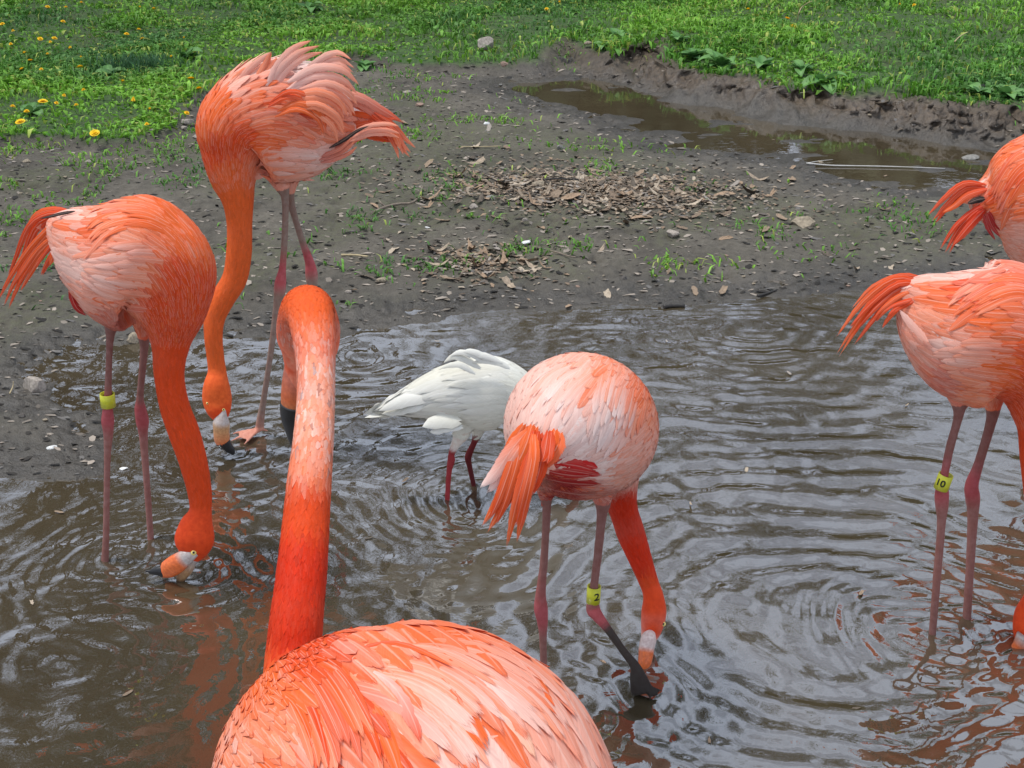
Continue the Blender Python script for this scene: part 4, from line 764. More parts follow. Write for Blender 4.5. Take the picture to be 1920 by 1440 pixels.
# ------------------------------------------------------------------ white ibis
W1 = WHT; W2 = WHT*np.array([.93, .92, .87])
build_bird('ibis', 'white ibis with red legs wading behind the pale pink flamingo', 'ibis',
  spine=[(716,768,3.16,8,.6),(745,760,3.16,20,.7),(790,748,3.17,38,.8),(840,740,3.17,57,.85),(890,738,3.18,70,.85),(930,738,3.18,70,.85),(962,745,3.18,55,.85),(985,765,3.19,36,.9),(1000,795,3.19,22,1),(1015,830,3.20,15,1),(1035,850,3.20,13,1),(1050,862,3.20,16,.9),(1062,868,3.20,12,.9)],
  lateral=(.1, 1), headfrom=10, neckfrom=20,
  legs=[([(872,785,3.15,24,.8),(866,812,3.15,16,.8),(856,830,3.15,10),(847,850,3.15,6.5),(846,864,3.15,7.5),(842,885,3.15,5.5),(839,930,3.145,5),(838,965,3.13,5)], [(0,W1),(.33,W1),(.40,IBR),(1,IBR*1.2)]),
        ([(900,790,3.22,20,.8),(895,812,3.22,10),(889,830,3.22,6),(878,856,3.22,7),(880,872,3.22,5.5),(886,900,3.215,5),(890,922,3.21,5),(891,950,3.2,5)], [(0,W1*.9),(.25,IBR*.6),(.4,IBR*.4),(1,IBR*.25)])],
  ctrl=[(730,765,W1,.06),(790,730,W1,.07),(840,700,W2,.07),(830,760,W1,.07),(900,740,W1,.06),(880,690,W2,.05),(940,700,W1,.035),(960,740,W2,.03),(880,790,W2,.03),(930,800,W2,.025)],
  strands=[([(900,690,3.12),(870,672,3.12),(850,668,3.12),(832,680,3.12)],14,W1,W2),([(910,680,3.12),(885,664,3.12),(862,660,3.12),(842,668,3.12)],12,W1,W1),([(920,678,3.12),(900,664,3.12),(880,658,3.12),(866,660,3.12)],12,W1,W1),([(890,700,3.11),(865,685,3.11),(845,684,3.11),(824,692,3.11)],12,W1,W2),([(940,680,3.12),(915,668,3.12),(895,664,3.12),(880,668,3.12)],12,W1,W1),([(955,690,3.12),(935,680,3.12),(905,676,3.12),(880,682,3.12)],12,W1,W2),
           ([(810,740,3.13),(780,745,3.13),(745,754,3.13),(710,770,3.14)],26,W1,W1,0,.2),([(800,755,3.13),(770,762,3.13),(740,770,3.14),(716,776,3.14)],22,W1,W2,0,.2),([(860,790,3.1),(835,788,3.1),(810,792,3.1),(792,800,3.1)],28,W2,W1,0,.1),([(865,800,3.1),(840,800,3.1),(820,806,3.1),(806,810,3.1)],18,W1,W1,0,.1)],
  fams=[([(965,690),(900,686),(830,705),(740,748)],[(950,765),(890,775),(820,772),(740,777)],26,20,[W1,W1,W2],.5)],
  beak=[('bill',[(1062,868,3.2,8),(1075,880,3.2,6),(1085,900,3.2,4.5),(1088,920,3.2,2.5)],[(0,IBR*1.5),(1,IBR)],.8)], group=None, lift=.07, fmat=WFEATHER, nparts=80, fdroop=.1, vox=.0028, spacing=.48)

def gh(x, y): return np.atleast_1d(gfast(np.asarray(x, float), np.asarray(y, float))[0])
# ------------------------------------------------------------------ vegetation
def plant_material(name, rough=.55, trans=.25):
    m, t, b = newmat(name); at_ = N(t, 'ShaderNodeAttribute', attribute_name='col'); t.links.new(at_.outputs['Color'], b.inputs['Base Color'])
    b.inputs['Roughness'].default_value = rough; b.inputs['Specular IOR Level'].default_value = .35
    tr = N(t, 'ShaderNodeBsdfTranslucent'); t.links.new(at_.outputs['Color'], tr.inputs['Color']); ms = N(t, 'ShaderNodeMixShader'); ms.inputs[0].default_value = trans
    t.links.new(b.outputs[0], ms.inputs[1]); t.links.new(tr.outputs[0], ms.inputs[2]); t.links.new(ms.outputs[0], t.nodes['Material Output'].inputs[0]); return m
GREEN = plant_material('foliage')
def blades(x, y, hgt, wid, col, lean=.5, leaf=None, z=None):
    """many curved blades in one array: 5 points each (leaf mask = short broad leaves)"""
    n = len(x); z = gh(x, y) if z is None else z; a = RNG.uniform(0, 2*math.pi, n); b = RNG.uniform(0, 2*math.pi, n)
    dx = np.cos(a); dy = np.sin(a); ln = hgt*lean*RNG.uniform(.3, 1.4, n); sx = -np.sin(b)*wid; sy = np.cos(b)*wid
    V = np.zeros((n, 5, 3)); base = np.stack([x, y, z-.004], 1)
    mid = base+np.stack([dx*ln*.35, dy*ln*.35, hgt*.62], 1); tip = base+np.stack([dx*ln, dy*ln, hgt*(1-.35*lean)], 1)
    S = np.stack([sx, sy, sx*0], 1); bw = np.ones(n) if leaf is None else np.where(leaf, .25, 1.0)
    V[:, 0] = base-S*bw[:, None]; V[:, 1] = base+S*bw[:, None]; V[:, 2] = mid+S; V[:, 3] = mid-S; V[:, 4] = tip
    i = np.arange(n)*5; T = np.concatenate([np.stack([i, i+1, i+2], 1), np.stack([i, i+2, i+3], 1), np.stack([i+3, i+2, i+4], 1)])
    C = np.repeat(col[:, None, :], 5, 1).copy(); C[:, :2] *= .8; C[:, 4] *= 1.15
    return V.reshape(-1, 3), T, C.reshape(-1, 3)
def grass_colors(x, y, n):
    a = np.array([.040, .105, .016]); b = np.array([.105, .20, .030]); c = np.array([.035, .085, .030]); d = np.array([.17, .19, .055])
    t = np.clip(.5+.9*fbm(x*1.3, y*1.3, 71)+RNG.normal(0, .28, n), 0, 1)[:, None]; C = a*(1-t)+b*t
    k = np.clip(fbm(x*.9, y*.9, 73)*2.2-.2, 0, 1)[:, None]; C = C*(1-k)+c*k
    q = (RNG.uniform(0, 1, n) < .07+.10*np.clip(fbm(x*2, y*2, 75)*3, 0, 1))[:, None]; C = np.where(q, d, C)
    return C*RNG.uniform(.65, 1.35, n)[:, None]*np.array([2.0, 2.2, 1.4])
# lawn behind the mud: turf of blades and small clover-like leaves
n = 210000; yy = RNG.uniform(5.9, 11.6, n); xx = RNG.uniform(-.42, .42, n)*yy
_, wat_, sg_ = gfast(xx, yy)
dens = sstep(-.04, .07, sg_)*(.25+.75*sstep(-.24, .04, fbm(xx*1.5, yy*1.5, 77)+.45*fbm(xx*6, yy*6, 79)))
keep = RNG.uniform(0, 1, n) < dens; xx = xx[keep]; yy = yy[keep]; n = len(xx)
hf = .022+.042*np.clip(.5+fbm(xx*3.5, yy*3.5, 81)*1.6, 0, 1)+.02*(sg_[keep] < .05); leaf = RNG.uniform(0, 1, n) < .42+.2*(xx < -.5)
hgt = hf*RNG.uniform(.5, 1.35, n); hgt = np.where(leaf, hgt*.75, hgt); wid = np.where(leaf, RNG.uniform(.006, .013, n), RNG.uniform(.0018, .0036, n))
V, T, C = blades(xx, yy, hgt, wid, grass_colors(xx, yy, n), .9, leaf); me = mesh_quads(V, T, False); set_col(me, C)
props(link('lawn_grass', me, None, [GREEN]), 'green lawn of short grass and weeds covering the bank behind the mud', 'grass', kind='stuff')
# sparse sprouts on the mud flat
n = 60000; yy = RNG.uniform(3.75, 8.2, n); xx = RNG.uniform(-.42, .42, n)*yy; _, wat_, sg_ = gfast(xx, yy)
pt = fbm(xx*5.5, yy*5.5, 83, 3)+.5*fbm(xx*1.2, yy*1.2, 85)
cl = .055*sstep(4.2, 7.0, yy)+.02; wet_ = sstep(-.10, -.42, wat_)*sstep(.0, -.05, sg_)
pr = wet_*(sstep(.16, .40, pt+.30*sstep(-.9, 0, sg_)-.06)*.75+cl*.5)*(1-.6*sstep(.3, 1.4, xx)*sstep(-.8, -.2, wat_))
g2 = gp(1120, 283); pr = np.clip(pr+.55*np.exp(-(((xx-g2[0])/.30)**2+((yy-g2[1])/.09)**2)), 0, 1)
keep = RNG.uniform(0, 1, n) < pr; xx = xx[keep]; yy = yy[keep]; n = len(xx)
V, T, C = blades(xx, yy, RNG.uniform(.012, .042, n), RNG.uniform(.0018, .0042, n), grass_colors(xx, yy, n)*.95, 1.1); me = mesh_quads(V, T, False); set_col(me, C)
props(link('mud_sprouts', me, None, [GREEN]), 'thin scattered grass sprouts growing out of the grey mud flat', 'grass', kind='stuff')
# a darker, finer tussock inside the lawn
c = gp(262, 150); n = 650; xx = c[0]+RNG.normal(0, .11, n); yy = c[1]+RNG.normal(0, .07, n)
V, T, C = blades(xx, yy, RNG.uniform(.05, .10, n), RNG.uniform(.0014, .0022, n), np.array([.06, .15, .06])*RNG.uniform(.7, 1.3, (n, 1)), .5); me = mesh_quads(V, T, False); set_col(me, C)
props(link('grass_tussock', me, None, [GREEN]), 'dark bluish green grass tussock in the lawn at the upper left', 'grass tussock', kind='stuff')

# broad leaved weeds along the bank edge: rosette with single leaves
def leaf_mesh(L, W, col, droop=.5, nseg=6, wavy=.06, rise=.55):
    V = []; C = []; F = []; u = np.linspace(0, 1, nseg+1)
    for i, t in enumerate(u):
        wv = W*(math.sin(math.pi*min(1, t**.75*.93+.05)))**.8; x = L*t*math.cos(droop*t*.8); z = L*(rise*t-droop*t*t*.8)
        for v in (-1, -.5, 0, .5, 1): V.append((x, v*wv, z+abs(v)*wv*.35+wavy*W*math.sin(9*t+v*2))); C.append(np.array(col)*(1.25 if v == 0 else 1)*(1-.12*abs(v)))
    for i in range(nseg):
        for j in range(4): a = i*5+j; F.append((a, a+5, a+6, a+1))
    me = mesh_np(V, F, True); set_col(me, np.array(C)); return me
LEAFM = [leaf_mesh(.085, .022, (.10, .24, .06)), leaf_mesh(.11, .028, (.14, .30, .08), .8), leaf_mesh(.065, .018, (.07, .18, .05), .35)]
for m_ in LEAFM: m_.materials.append(GREEN)
WE = [(1300,95,'broad leaved weed hanging over the bank at its highest dark cut',14,1.2),(1352,112,'broad leaved weed on the bank rim right of the dark cut',13,1.2),(1275,80,'broad leaved weed where the high bank begins',10,1.0),(1430,124,'pale green weed on the bank rim midway along',11,1.05),
      (1502,133,'pale green weed just left of the drooping bank weed',10,1.0),(1545,152,'drooping weed on the bank rim above the dark hollow',14,1.2),(1130,128,'small weed rooted at the foot of the mud bank',10,.8),(682,128,'weed behind the ruffled flamingo wing at the grass edge',11,.9),
      (1890,178,'weed at the bank rim near the right edge',13,1.1),(1835,172,'weed on the rim above a black root hollow',11,1.0),(1160,72,'dark weed in the lawn by the bare soil patch',10,.9),(205,140,'broad weed among dandelions at the left',9,1.0),(60,215,'broad weed low in the left lawn',10,1.0),(580,20,'bluish weed near the top edge',9,1.1),(350,112,'pale weed left of the ruffled flamingo',9,1.0)]
for px, py, lab, k, s in WE:
    p = gp(px, py, .08); h = gh(p[0], p[1])[0]; p = gp(px, py, h); root = empty('broad_leaf_weed', (p[0], p[1], gh(p[0], p[1])[0])); props(root, lab, 'weed', 'broad leaved weeds along the lawn edge')
    for i in range(k):
        o = bpy.data.objects.new('leaf', random.choice(LEAFM)); COL.objects.link(o); o.parent = root; o.rotation_euler = (random.uniform(-.3, .3), random.uniform(-.5, .15), i*2.4+random.uniform(-.3, .3)); o.scale = [s*random.uniform(.7, 1.25)]*3; o.location = (0, 0, .004)

# dandelions
yel = simple('dandelion_yellow', (.85, .56, .02), .6, .2); stemm = simple('dandelion_stem', (.12, .20, .05), .6, .2)
def dandelion_mesh(hgt):
    V = []; F = []; mi = []
    def q(a, b, c_, d=None):
        i = len(V); V.extend([a, b, c_] + ([d] if d is not None else [])); F.append(tuple(range(i, len(V))))
    for k in range(3):
        a = k*2.094; b = a+2.094; r = .0018; q((r*math.cos(a), r*math.sin(a), 0), (r*math.cos(b), r*math.sin(b), 0), (r*math.cos(b), r*math.sin(b), hgt), (r*math.cos(a), r*math.sin(a), hgt)); mi.append(1)
    for ring, (rr, zz, nn, wd) in enumerate(((.019, .001, 16, .0034), (.014, .006, 13, .003), (.008, .009, 9, .003))):
        for k in range(nn):
            a = 2*math.pi*k/nn+ring*.3; c_, s_ = math.cos(a), math.sin(a); q((-s_*wd*.4, c_*wd*.4, hgt), (c_*rr-s_*wd, s_*rr+c_*wd, hgt+zz), (c_*rr+s_*wd, s_*rr-c_*wd, hgt+zz), (s_*wd*.4, -c_*wd*.4, hgt)); mi.append(0)
    me = bpy.data.meshes.new('dandelion'); me.from_pydata(V, [], F); me.materials.append(yel); me.materials.append(stemm); me.polygons.foreach_set('material_index', mi); me.update(); return me
DM = [dandelion_mesh(h) for h in (.03, .045, .06)]
DP = [(57,116),(48,128),(152,131),(40,226),(79,188),(180,243),(358,147),(375,162),(72,74),(98,62),(28,57),(100,80),(122,13),(152,7),(113,42),(6,42),(234,55),(256,57),(267,65),(135,88),(93,112),(155,100),(75,131),(52,108),(48,200),(98,190),(163,175),(115,176),(145,196),(288,216),(276,226),(246,192),(328,108),(345,67),(290,20),(258,20),(20,74),(250,190),(340,212),(86,8),(420,140),
      (1470,43),(1484,42),(1404,17),(1723,16),(1028,13),(1046,11),(1690,10),(232,152),(18,196)]
for i, (px, py) in enumerate(DP):
    p = gp(px, py, .07); h = gh(p[0], p[1])[0]; p = gp(px, py, h+.045); h = gh(p[0], p[1])[0]; o = bpy.data.objects.new('dandelion', DM[i % 3]); COL.objects.link(o)
    big = (px, py) in ((152,131),(40,226),(79,188),(180,243),(358,147),(375,162),(57,116),(1470,43),(48,128)); s = random.uniform(.95, 1.2) if big else random.uniform(.45, .85)
    o.location = (p[0], p[1], h+.002); o.scale = (s, s, 1); o.rotation_euler = (random.uniform(0, .5), random.uniform(-.3, .3), random.uniform(0, 6))
    right_ = px > 900; props(o, 'yellow dandelion flower in the lawn behind the stream bank' if right_ else 'yellow dandelion flower in the weedy lawn at the upper left', 'dandelion', 'dandelions in the lawn behind the stream bank' if right_ else 'dandelions in the weedy lawn at the upper left')

# dead leaves
def dead_leaf_mesh(seed):
    r = random.Random(seed); n = 14; L = .030; lob = r.choice((0, 0, 3, 5)); curl = r.uniform(-.5, .9); cup = r.uniform(-.5, .8); V = [(0, 0, 0)]; F = []
    for k in range(n):
        a = 2*math.pi*k/n; rr = L*(1+.28*math.cos(2*a))*(1-.22*abs(math.sin(a)))*(1+(.28*math.cos(lob*a) if lob else 0)+r.uniform(-.12, .12)); x = rr*math.cos(a); y_ = rr*math.sin(a)*.62
        V.append((x, y_, curl*x*x/L*.5+cup*abs(y_)*.6+r.uniform(-.002, .002)))
    for k in range(n): F.append((0, k+1, (k+1) % n+1))
    b = len(V); V += [(x, y_, z-.0007) for x, y_, z in V]; F += [(b+c_, b+b_, b+a_) for a_, b_, c_ in F]
    me = bpy.data.meshes.new('dead_leaf'); me.from_pydata(V, [], F); me.update(); return me
LC = [(.32,.25,.18),(.24,.175,.12),(.38,.31,.23),(.18,.13,.09),(.29,.20,.13),(.10,.08,.06),(.27,.235,.20)]
LM = [simple('dead_leaf_brown', c, .7, .25, bump=.4, bscale=150, var=.3) for c in LC]
LME = []
for i in range(14): m_ = dead_leaf_mesh(i); m_.materials.append(LM[i % 7]); LME.append(m_)
def drop_leaf(px, py, lab, grp, s=1, pile=0):
    p = gp(px, py, .03); h = gh(p[0], p[1])[0]; p = gp(px, py, h); o = bpy.data.objects.new('dead_leaf', random.choice(LME)); COL.objects.link(o)
    o.location = (p[0], p[1], gh(p[0], p[1])[0]+.004+pile*random.random()); o.rotation_euler = (random.gauss(0, .20+pile*3), random.gauss(0, .20+pile*3), random.uniform(0, 6.3)); s *= random.uniform(.7, 1.35); o.scale = (s, s, s)
    props(o, lab, 'dead leaf', grp); return o
for i in range(210):
    a = random.uniform(0, 6.28); r = abs(random.gauss(0, .62)); px = 1125+290*r*math.cos(a); py = 364+44*r*math.sin(a)+.06*(px-1130)
    drop_leaf(px, py, 'dry tan leaf in the wide leaf pile on the mud flat', 'dry leaves of the wide leaf pile on the mud', .95, .016*math.exp(-r*r*1.5))
for i in range(48):
    a = random.uniform(0, 6.28); r = abs(random.gauss(0, .6)); drop_leaf(905+150*r*math.cos(a), 492+44*r*math.sin(a), 'brown leaf in the smaller leaf patch nearer the pond', 'brown leaves of the smaller patch near the pond', .8, .003)
# crushed litter between them: too many to count
def litter(cx, cy, rx, ry, n, lift_, name, lab):
    V = []; F = []; C = []
    for i in range(n):
        a = random.uniform(0, 6.28); r = abs(random.gauss(0, .56)); p = gp(cx+rx*r*math.cos(a), cy+ry*r*math.sin(a)+.05*rx*r*math.cos(a), .02); h = gh(p[0], p[1])[0]+random.random()*lift_*math.exp(-r*r*1.5)
        s = random.uniform(.005, .016); t = random.uniform(0, 6.28); c_, s_ = math.cos(t), math.sin(t); b = len(V); col = np.array(random.choice(LC))*random.uniform(.35, 1.15); tl = random.gauss(0, .16)
        for (u, v, z) in ((-1, -.1, 0), (-.2, -.5, .25), (.9, -.15, -.1), (.5, .45, .2), (-.6, .4, .1)): V.append((p[0]+s*(u*c_-v*s_), p[1]+s*(u*s_+v*c_), h+.003+s*(z*.8+u*tl))); C.append(col)
        F.append((b, b+1, b+2, b+3, b+4))
    me = mesh_np(V, F, False); set_col(me, np.array(C)); props(link(name, me, None, [LITM]), lab, 'leaf litter', kind='stuff')
LITM = plant_material('litter', .75, .1)
litter(1125, 364, 310, 50, 6500, .020, 'leaf_litter', 'crushed brown leaf litter heaped on the mud flat')
litter(905, 495, 160, 46, 620, .003, 'leaf_litter', 'flat crushed leaf litter between the leaf pile and the pond')
# mud-flat crumbs: leaf bits, grit, chips
V = []; F = []; C = []
n = 14000; yy = RNG.uniform(3.2, 8.6, n)**1.0; xx = RNG.uniform(-.42, .42, n)*yy; _, wat_, sg_ = gfast(xx, yy); hz = gh(xx, yy)
for i in range(n):
    if wat_[i] > -.015 or sg_[i] > .02: continue
    s = abs(random.gauss(0, 1))*.0055+.0025; t = random.uniform(0, 6.28); c_, s_ = math.cos(t), math.sin(t); b = len(V); q = random.random()
    col = np.array((.26,.22,.18))*random.uniform(.45, 1.5) if q < .5 else (np.array((.020,.017,.014))*random.uniform(.6, 1.6) if q < .85 else np.array((.14,.13,.12)))
    tl = random.gauss(0, .3)
    for (u, v, z) in ((-1, -.1, 0), (-.2, -.5, .3), (.9, -.15, 0), (.5, .45, .3), (-.6, .4, .1)): V.append((xx[i]+s*1.6*(u*c_-v*s_), yy[i]+s*(u*s_+v*c_), hz[i]+.0015+s*(z*.5+u*tl))); C.append(col)
    F.append((b, b+1, b+2, b+3, b+4))
me = mesh_np(V, F, False); set_col(me, np.array(C)); props(link('mud_crumbs', me, None, [LITM]), 'crumbs of leaf, grit and dark soil strewn over the mud', 'debris', kind='stuff')
for i in range(60):
    px, py = random.uniform(640, 1800), random.uniform(200, 560); p = gp(px, py); w_ = [[q_] for q_ in gfast(p[0], p[1])]
    if w_[1][0] > -.05 or w_[2][0] > 0: continue
    drop_leaf(px, py, 'single dry leaf lying loose on the bare mud flat', 'single dry leaves loose on the mud flat', .7)

# stones
def stone_mesh(seed, sub=2, flat=.6):
    import bmesh
    b = bmesh.new(); bmesh.ops.create_icosphere(b, subdivisions=sub, radius=1); r = random.Random(seed); off = [Vector((r.gauss(0, 1), r.gauss(0, 1), r.gauss(0, 1))).normalized() for _ in range(13)]; dd = [r.uniform(.52, .86) for _ in off]
    for v in b.verts:
        p = v.co.copy()
        for o_, d in zip(off, dd):
            k = p.dot(o_)
            if k > d: p -= o_*(k-d)*.97
        p *= 1+.05*math.sin(5*p.x+seed)+.04*math.sin(7*p.y+seed*2); v.co = Vector((p.x, p.y*.8, p.z*flat))
    me = bpy.data.meshes.new('stone'); b.to_mesh(me); b.free(); me.polygons.foreach_set('use_smooth', np.ones(len(me.polygons), bool)); me.set_sharp_from_angle(angle=math.radians(22)); return me
def stone_mat(n, c): return simple(n, c, .8, .25, bump=.8, bscale=5, var=.35)
ST = {'tan': stone_mat('tan_stone', (.26, .215, .155)), 'grey': stone_mat('grey_stone', (.20, .19, .17)), 'pale': stone_mat('pale_stone', (.30, .26, .22)), 'pink': stone_mat('pinkish_stone', (.28, .19, .145)), 'dark': stone_mat('dark_stone', (.10, .09, .08)), 'white': stone_mat('white_chip', (.62, .62, .60))}
SL = [(912,86,19,'pale',.75,'grey rock on the muddy edge of the lawn'),(66,726,26,'pale',.8,'rounded half wet stone at the pond corner behind the left flamingo'),(252,638,19,'tan',.75,'tan angular stone between the legs of the left flamingo'),(1009,350,16,'tan',.75,'larger tan stone in the leaf pile'),(988,340,10,'tan',.9,'smaller upright tan stone at the top left of the leaf pile'),
      (1120,372,13,'pink',.7,'reddish brown stone inside the leaf pile'),(918,372,14,'grey',.6,'flat grey stone left of the leaf pile'),(832,365,9,'tan',.8,'small tan stone left of the leaf pile beyond the grey one'),(888,386,10,'pale',.6,'pale stone below the flat grey stone'),(984,411,8,'pale',.7,'pale stone below the leaf pile left part'),
      (715,525,12,'tan',.7,'tan pebble standing alone left of the small leaf patch'),(652,546,9,'pale',.5,'flat pale chip left of the lone tan pebble'),(1262,438,15,'pale',.55,'pale flat stone under the right end of the leaf pile'),(1508,418,30,'tan',.38,'flat slab stone on the mud right of the leaf pile'),(1050,277,11,'grey',.7,'grey stone beside a green sprout patch'),
      (786,195,10,'pink',.5,'pinkish stone on the far mud'),(762,172,10,'pale',.4,'pale flat chip above the pinkish stone'),(912,230,7,'white',.5,'whitish chip in the middle of the far mud'),(350,228,15,'pale',.5,'pale stone at the lawn edge left of the ruffled flamingo'),(370,257,10,'pale',.6,'pale stone touching the ruffled flamingo outline'),(233,248,12,'tan',.6,'tan stone under the left lawn edge'),
      (281,172,16,'grey',.45,'grey flat stone inside the left lawn'),(345,238,8,'pale',.5,'small stone below the pale lawn edge stone'),(285,243,8,'pale',.4,'small flat stone at the lawn edge'),(50,302,12,'tan',.4,'flat tan stone on the left mud'),(165,301,9,'pale',.4,'flat pale chip on the left mud beside dead grass'),(955,103,6,'tan',.8,'tan pebble right of the grey rock'),(945,120,9,'pink',.6,'pinkish pebble below the grey rock'),(1103,80,9,'tan',.5,'tan pebble on bare soil above the bank weed'),
      (1537,303,9,'tan',.4,'brown leaf shaped stone in the stream behind the bleached stick'),(1820,295,18,'grey',.35,'flat grey stone at the far stream edge'),(42,778,8,'dark',.7,'dark pebble below the rounded half wet stone'),(98,836,12,'white',.3,'white scrap on the mud left of the flamingo leg'),(230,876,11,'white',.25,'white and pink scrap in shallow water between flamingo legs'),(800,425,7,'white',.3,'small white scrap on the mud below the twig'),(985,452,10,'white',.25,'white scrap at the top of the small leaf patch'),
      (1170,520,9,'dark',.7,'dark lump on wet mud left of the pond rim'),(758,603,6,'dark',.8,'black pebble right at the pond rim'),(1605,372,8,'pale',.4,'pale chip on the mud under the stream')]
for i, (px, py, hw, mt_, fl, lab) in enumerate(SL):
    p = gp(px, py, .02); h = gh(p[0], p[1])[0]; h = max(h, -.002); p = gp(px, py, h+.005); sc = depth(p)/FPX*hw
    me = stone_mesh(i, 3 if hw > 14 else 2, fl); me.materials.append(ST[mt_]); o = bpy.data.objects.new('scrap' if mt_ == 'white' and 'scrap' in lab else 'stone', me); COL.objects.link(o)
    o.location = (p[0], p[1], h+sc*fl*.28); o.scale = (sc, sc, sc); o.rotation_euler = (random.uniform(-.15, .15), random.uniform(-.15, .15), random.uniform(-.4, .4)); props(o, lab, 'scrap' if 'scrap' in lab else 'stone')
PEB = []
for i in range(8): m_ = stone_mesh(50+i, 1, random.uniform(.35, .6)); m_.materials.append(ST[('tan','grey','pale','pink','tan','grey','dark','pale')[i]]); PEB.append(m_)
k = 0
while k < 150:
    px, py = random.uniform(-20, 1900), random.uniform(120, 600) if random.random() < .8 else random.uniform(600, 880); p = gp(px, py); w_ = [[q_] for q_ in gfast(p[0], p[1])]
    if w_[1][0] > -.01 or w_[2][0] > -.01: continue
    o = bpy.data.objects.new('pebble', random.choice(PEB)); COL.objects.link(o); s = random.uniform(.004, .012)*(1.3 if py < 330 else 1); o.scale = (s, s, s); o.location = (p[0], p[1], w_[0][0]+s*.15); o.rotation_euler = (0, 0, random.uniform(0, 6)); k += 1
    left_ = px < 640; props(o, 'small pebble pressed into the mud left of the raised neck' if left_ else 'small pebble pressed into the open mud flat', 'pebble', 'pebbles in the mud on the left' if left_ else 'pebbles in the open mud flat')

# sticks and twigs
BARK = simple('twig_bark', (.20, .16, .125), .8, .2, bump=.6, bscale=120, var=.3); BLEACH = simple('bleached_wood', (.50, .48, .45), .6, .3, var=.12, bscale=60); DBARK = simple('wet_bark', (.028, .024, .02), .45, .4, bump=.4, bscale=90); STRAW = simple('straw', (.42, .34, .20), .7, .2)
def stick(name, pts, r0, r1, mat, lab, cat='stick', z=.006, branch=None):
    def mk(pp, a, b):
        R = []
        for q in pp: 
            P = gp(q[0], q[1], .01); zz = max(gh(P[0], P[1])[0], 0)+z+(q[2] if len(q) > 2 else 0); P = gp(q[0], q[1], zz); R.append([*P, 0, 1])
        R = catmull(R, 6); t = np.linspace(0, 1, len(R)); R[:, 3] = (a*(1-t)+b*t)*(1+.12*np.sin(t*23)); return sweep(R, np.array([0, 0, 1.]), 8)
    V, F = mk(pts, r0, r1); V, F = join([(V, F)]+([mk(branch, r1*1.4, r1*.5)] if branch else [])); props(link(name, mesh_np(V, F), None, [mat]), lab, cat)
stick('twig', [(702,398),(722,388),(750,382),(772,380),(786,368),(792,350,.01)], .006, .003, BARK, 'curved brown twig on the mud right of the walking flamingo', 'twig', branch=[(722,388),(714,380,.01),(710,374,.015)])
stick('bleached_stick', [(1512,306),(1560,310),(1620,311),(1700,313),(1772,316)], .0030, .0014, BLEACH, 'long white stick floating across the small stream', branch=[(1512,306),(1535,302),(1562,299)])
stick('twig', [(1244,575),(1262,573),(1284,573)], .0065, .006, DBARK, 'short black stick lying at the far pond rim', 'twig')
stick('twig', [(1030,470),(1048,474),(1066,480),(1080,482,.006)], .003, .002, BARK, 'thin twig right of the small leaf patch', 'twig')
stick('twig', [(1420,555),(1438,550),(1456,544)], .005, .003, DBARK, 'dark twig at the pond rim right of the black stick', 'twig')
stick('twig', [(640,478),(665,478),(690,481)], .004, .003, STRAW, 'pale straw on the mud behind the raised head', 'twig')
stick('twig', [(1018,337),(1045,335),(1085,337)], .004, .003, DBARK, 'dark twig along the top of the leaf pile', 'twig', z=.03)
stick('twig', [(865,275),(900,275),(940,274)], .0025, .002, STRAW, 'thin straw on the far mud', 'twig')
stick('dry_stalk', [(1495,38),(1498,24,.05),(1505,12,.10),(1522,2,.13)], .0035, .0025, STRAW, 'bent dry stalk rising from the lawn near the right dandelion', 'stalk')
stick('dry_stalk', [(1790,78),(1800,68,.03),(1815,60,.05)], .003, .002, STRAW, 'short dry stalk in the lawn at the upper right', 'stalk')
stick('twig', [(18,738),(24,725,.01),(25,715,.02)], .002, .001, STRAW, 'thin straw next to the rounded wet stone', 'twig')
# roots dangling from the bank hollows
for cx, cy, lab in ((1745,170,'dark fibrous root tuft hanging from the bank between two weeds'),(1828,192,'black root tuft in the bank hollow near the right edge'),(1060,98,'mossy root tuft on the low bank left of the high cut')):
    n = 46; P0 = gp(cx, cy, .07); V = []; F = []
    for i in range(n):
        x0 = P0[0]+random.gauss(0, .03); y0 = P0[1]-.02+random.gauss(0, .012); z0 = gh(x0, y0+.02)[0]+.01; b = len(V); dx = random.gauss(0, .03); ln = random.uniform(.03, .08); w_ = .0018
        for (a, u) in ((0, 0), (.5, .4), (1, 1)): V += [(x0+dx*u-w_, y0-.035*u, z0-ln*u*u), (x0+dx*u+w_, y0-.035*u, z0-ln*u*u)]
        F += [(b, b+1, b+3, b+2), (b+2, b+3, b+5, b+4)]
    props(link('root_tuft', mesh_np(V, F), None, [DBARK]), lab, 'roots')

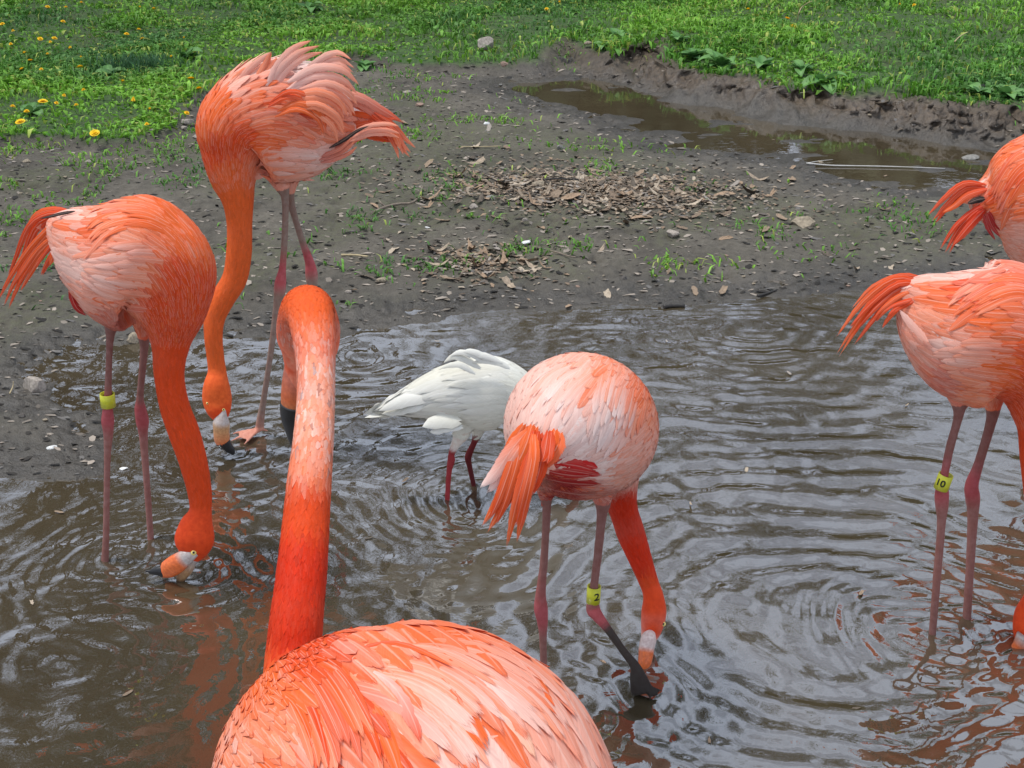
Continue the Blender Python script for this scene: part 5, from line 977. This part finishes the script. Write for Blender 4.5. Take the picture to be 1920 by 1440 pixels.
# ------------------------------------------------------------------ trees beyond the lawn (seen mirrored in the pond)
TB = simple('tree_bark', (.085, .065, .05), .9, .2, bump=.6, bscale=12, var=.25); TL = plant_material('tree_leaves', .6, .3)
def tree_meshes(seed, height):
    r = random.Random(seed); parts = []; tips = []
    def br(p, d, L, R, lv):
        pts = []; q = Vector(p); dd = Vector(d).normalized(); k = 5
        for i in range(k+1):
            pts.append([*q, R*(1-.6*i/k), 1]); dd = (dd+Vector((r.gauss(0, .12), r.gauss(0, .12), r.gauss(.03, .06)))).normalized(); q = q+dd*L/k
            if lv < 3 and i >= (2 if lv == 0 else 1):
                for _ in range(2 if lv == 0 else 1+(r.random() < .5)):
                    a = r.uniform(0, 6.28); nd = Vector((math.cos(a), math.sin(a), r.uniform(.25, .9))); br(q, dd*.5+nd*.8, L*r.uniform(.42, .62), R*(1-.6*i/k)*.5, lv+1)
            if lv >= 2: tips.append(q.copy())
        parts.append(sweep(np.array(pts), np.array([.3, .9, .2]), 5 if lv else 9))
    br((0, 0, 0), (0, 0, 1), height*.62, height*.022, 0)
    V, F = join(parts); trunk = mesh_np(V, F); n = 3300; T = np.array([list(t) for t in tips]); c = T[RNG.integers(0, len(T), n)]+RNG.normal(0, .30, (n, 3))
    s = RNG.uniform(.05, .12, n)[:, None]; a = RNG.normal(0, 1, (n, 3)); a /= np.linalg.norm(a, axis=1)[:, None]; b = np.cross(a, RNG.normal(0, 1, (n, 3))); b /= np.linalg.norm(b, axis=1)[:, None]
    VV = np.stack([c-a*s, c+b*s*.6, c+a*s, c-b*s*.6], 1).reshape(-1, 3); Q = np.arange(n*4).reshape(n, 4); cr = mesh_quads(VV, Q, False)
    set_col(cr, np.repeat(np.array([.055, .070, .018])*RNG.uniform(.6, 1.4, (n, 1)), 4, 0)); trunk.materials.append(TB); cr.materials.append(TL); return trunk, cr
TM = [tree_meshes(s, h) for s, h in ((3, 13), (5, 15), (8, 11))]
TP = [(-9.5,15,0,1.0,''),(-6.2,17,1,1.05,''),(-3.4,14.5,2,1.1,''),(-1.2,19,1,.95,''),(1.8,21,0,.9,''),(4.6,19,2,.62,''),(8.2,24,1,.6,''),(-13,20,1,1.1,''),(12,22,0,.6,''),(-4.8,23,0,1.2,''),(16,28,2,.9,''),(0.3,17,2,.7,'')]
for i, (x, y, k, s, _) in enumerate(TP):
    root = empty('spring_tree', (x, y, .05)); root.rotation_euler = (0, 0, i*1.7); root.scale = (s, s, s)
    props(root, 'thinly leaved spring tree beyond the lawn, seen only as a broken reflection in the pond', 'tree', 'spring trees mirrored in the pond')
    for nm, m_ in (('trunk', TM[k][0]), ('crown', TM[k][1])): o = bpy.data.objects.new(nm, m_); COL.objects.link(o); o.parent = root

# dense shrubs closing the lawn, also only mirrored in the small stream
n = 5200; a = RNG.normal(0, 1, (n, 3)); a /= np.linalg.norm(a, axis=1)[:, None]; rr = RNG.uniform(.55, 1, (n, 1)); c = a*rr*np.array([1.5, .9, 1.5])*(1+.25*np.sin(a[:, :1]*5+a[:, 2:]*4)); c[:, 2] += 1.5
s_ = RNG.uniform(.10, .20, n)[:, None]; b = np.cross(a, RNG.normal(0, 1, (n, 3))); b /= np.linalg.norm(b, axis=1)[:, None]; e = np.cross(a, b)
VV = np.stack([c-b*s_, c+e*s_*.6, c+b*s_, c-e*s_*.6], 1).reshape(-1, 3); SH = mesh_quads(VV, np.arange(n*4).reshape(n, 4), False); set_col(SH, np.repeat(np.array([.055, .065, .022])*RNG.uniform(.5, 1.4, (n, 1)), 4, 0)); SH.materials.append(TL)
for i in range(26):
    o = bpy.data.objects.new('shrub', SH); COL.objects.link(o); o.location = (-14+(i%13)*2.25+(1.1 if i > 12 else 0)+random.uniform(-.3, .3), (16 if i < 13 else 18)+random.uniform(-.4, .4), -.1); o.rotation_euler = (0, 0, random.uniform(-.4, .4)); s0 = random.uniform(1.0, 1.2)*(1.15 if i > 12 else 1); o.scale = (s0, s0, s0)
    props(o, 'dense green shrub beyond the lawn, seen only mirrored in the small stream', 'shrub', 'shrubs mirrored in the stream')

# a few bits of leaf drifting on the pond
for i, (px, py) in enumerate([(1295,945),(1615,1112),(1400,880),(760,900),(1130,1240),(690,1010),(1480,700),(1700,760),(110,960),(60,1130),(240,1300),(1330,1390),(1600,1330),(1250,640),(820,640),(1660,330),(1450,262)]):
    p = gp(px, py, .002); o = bpy.data.objects.new('floating_leaf', LME[i % 14]); COL.objects.link(o); o.location = (p[0], p[1], .003); k_ = random.uniform(.18, .38); o.scale = (k_, k_, k_*.4); o.rotation_euler = (0, 0, random.uniform(0, 6))
    props(o, 'tiny scrap of brown leaf floating on the water', 'leaf scrap', 'leaf scraps floating on the water')
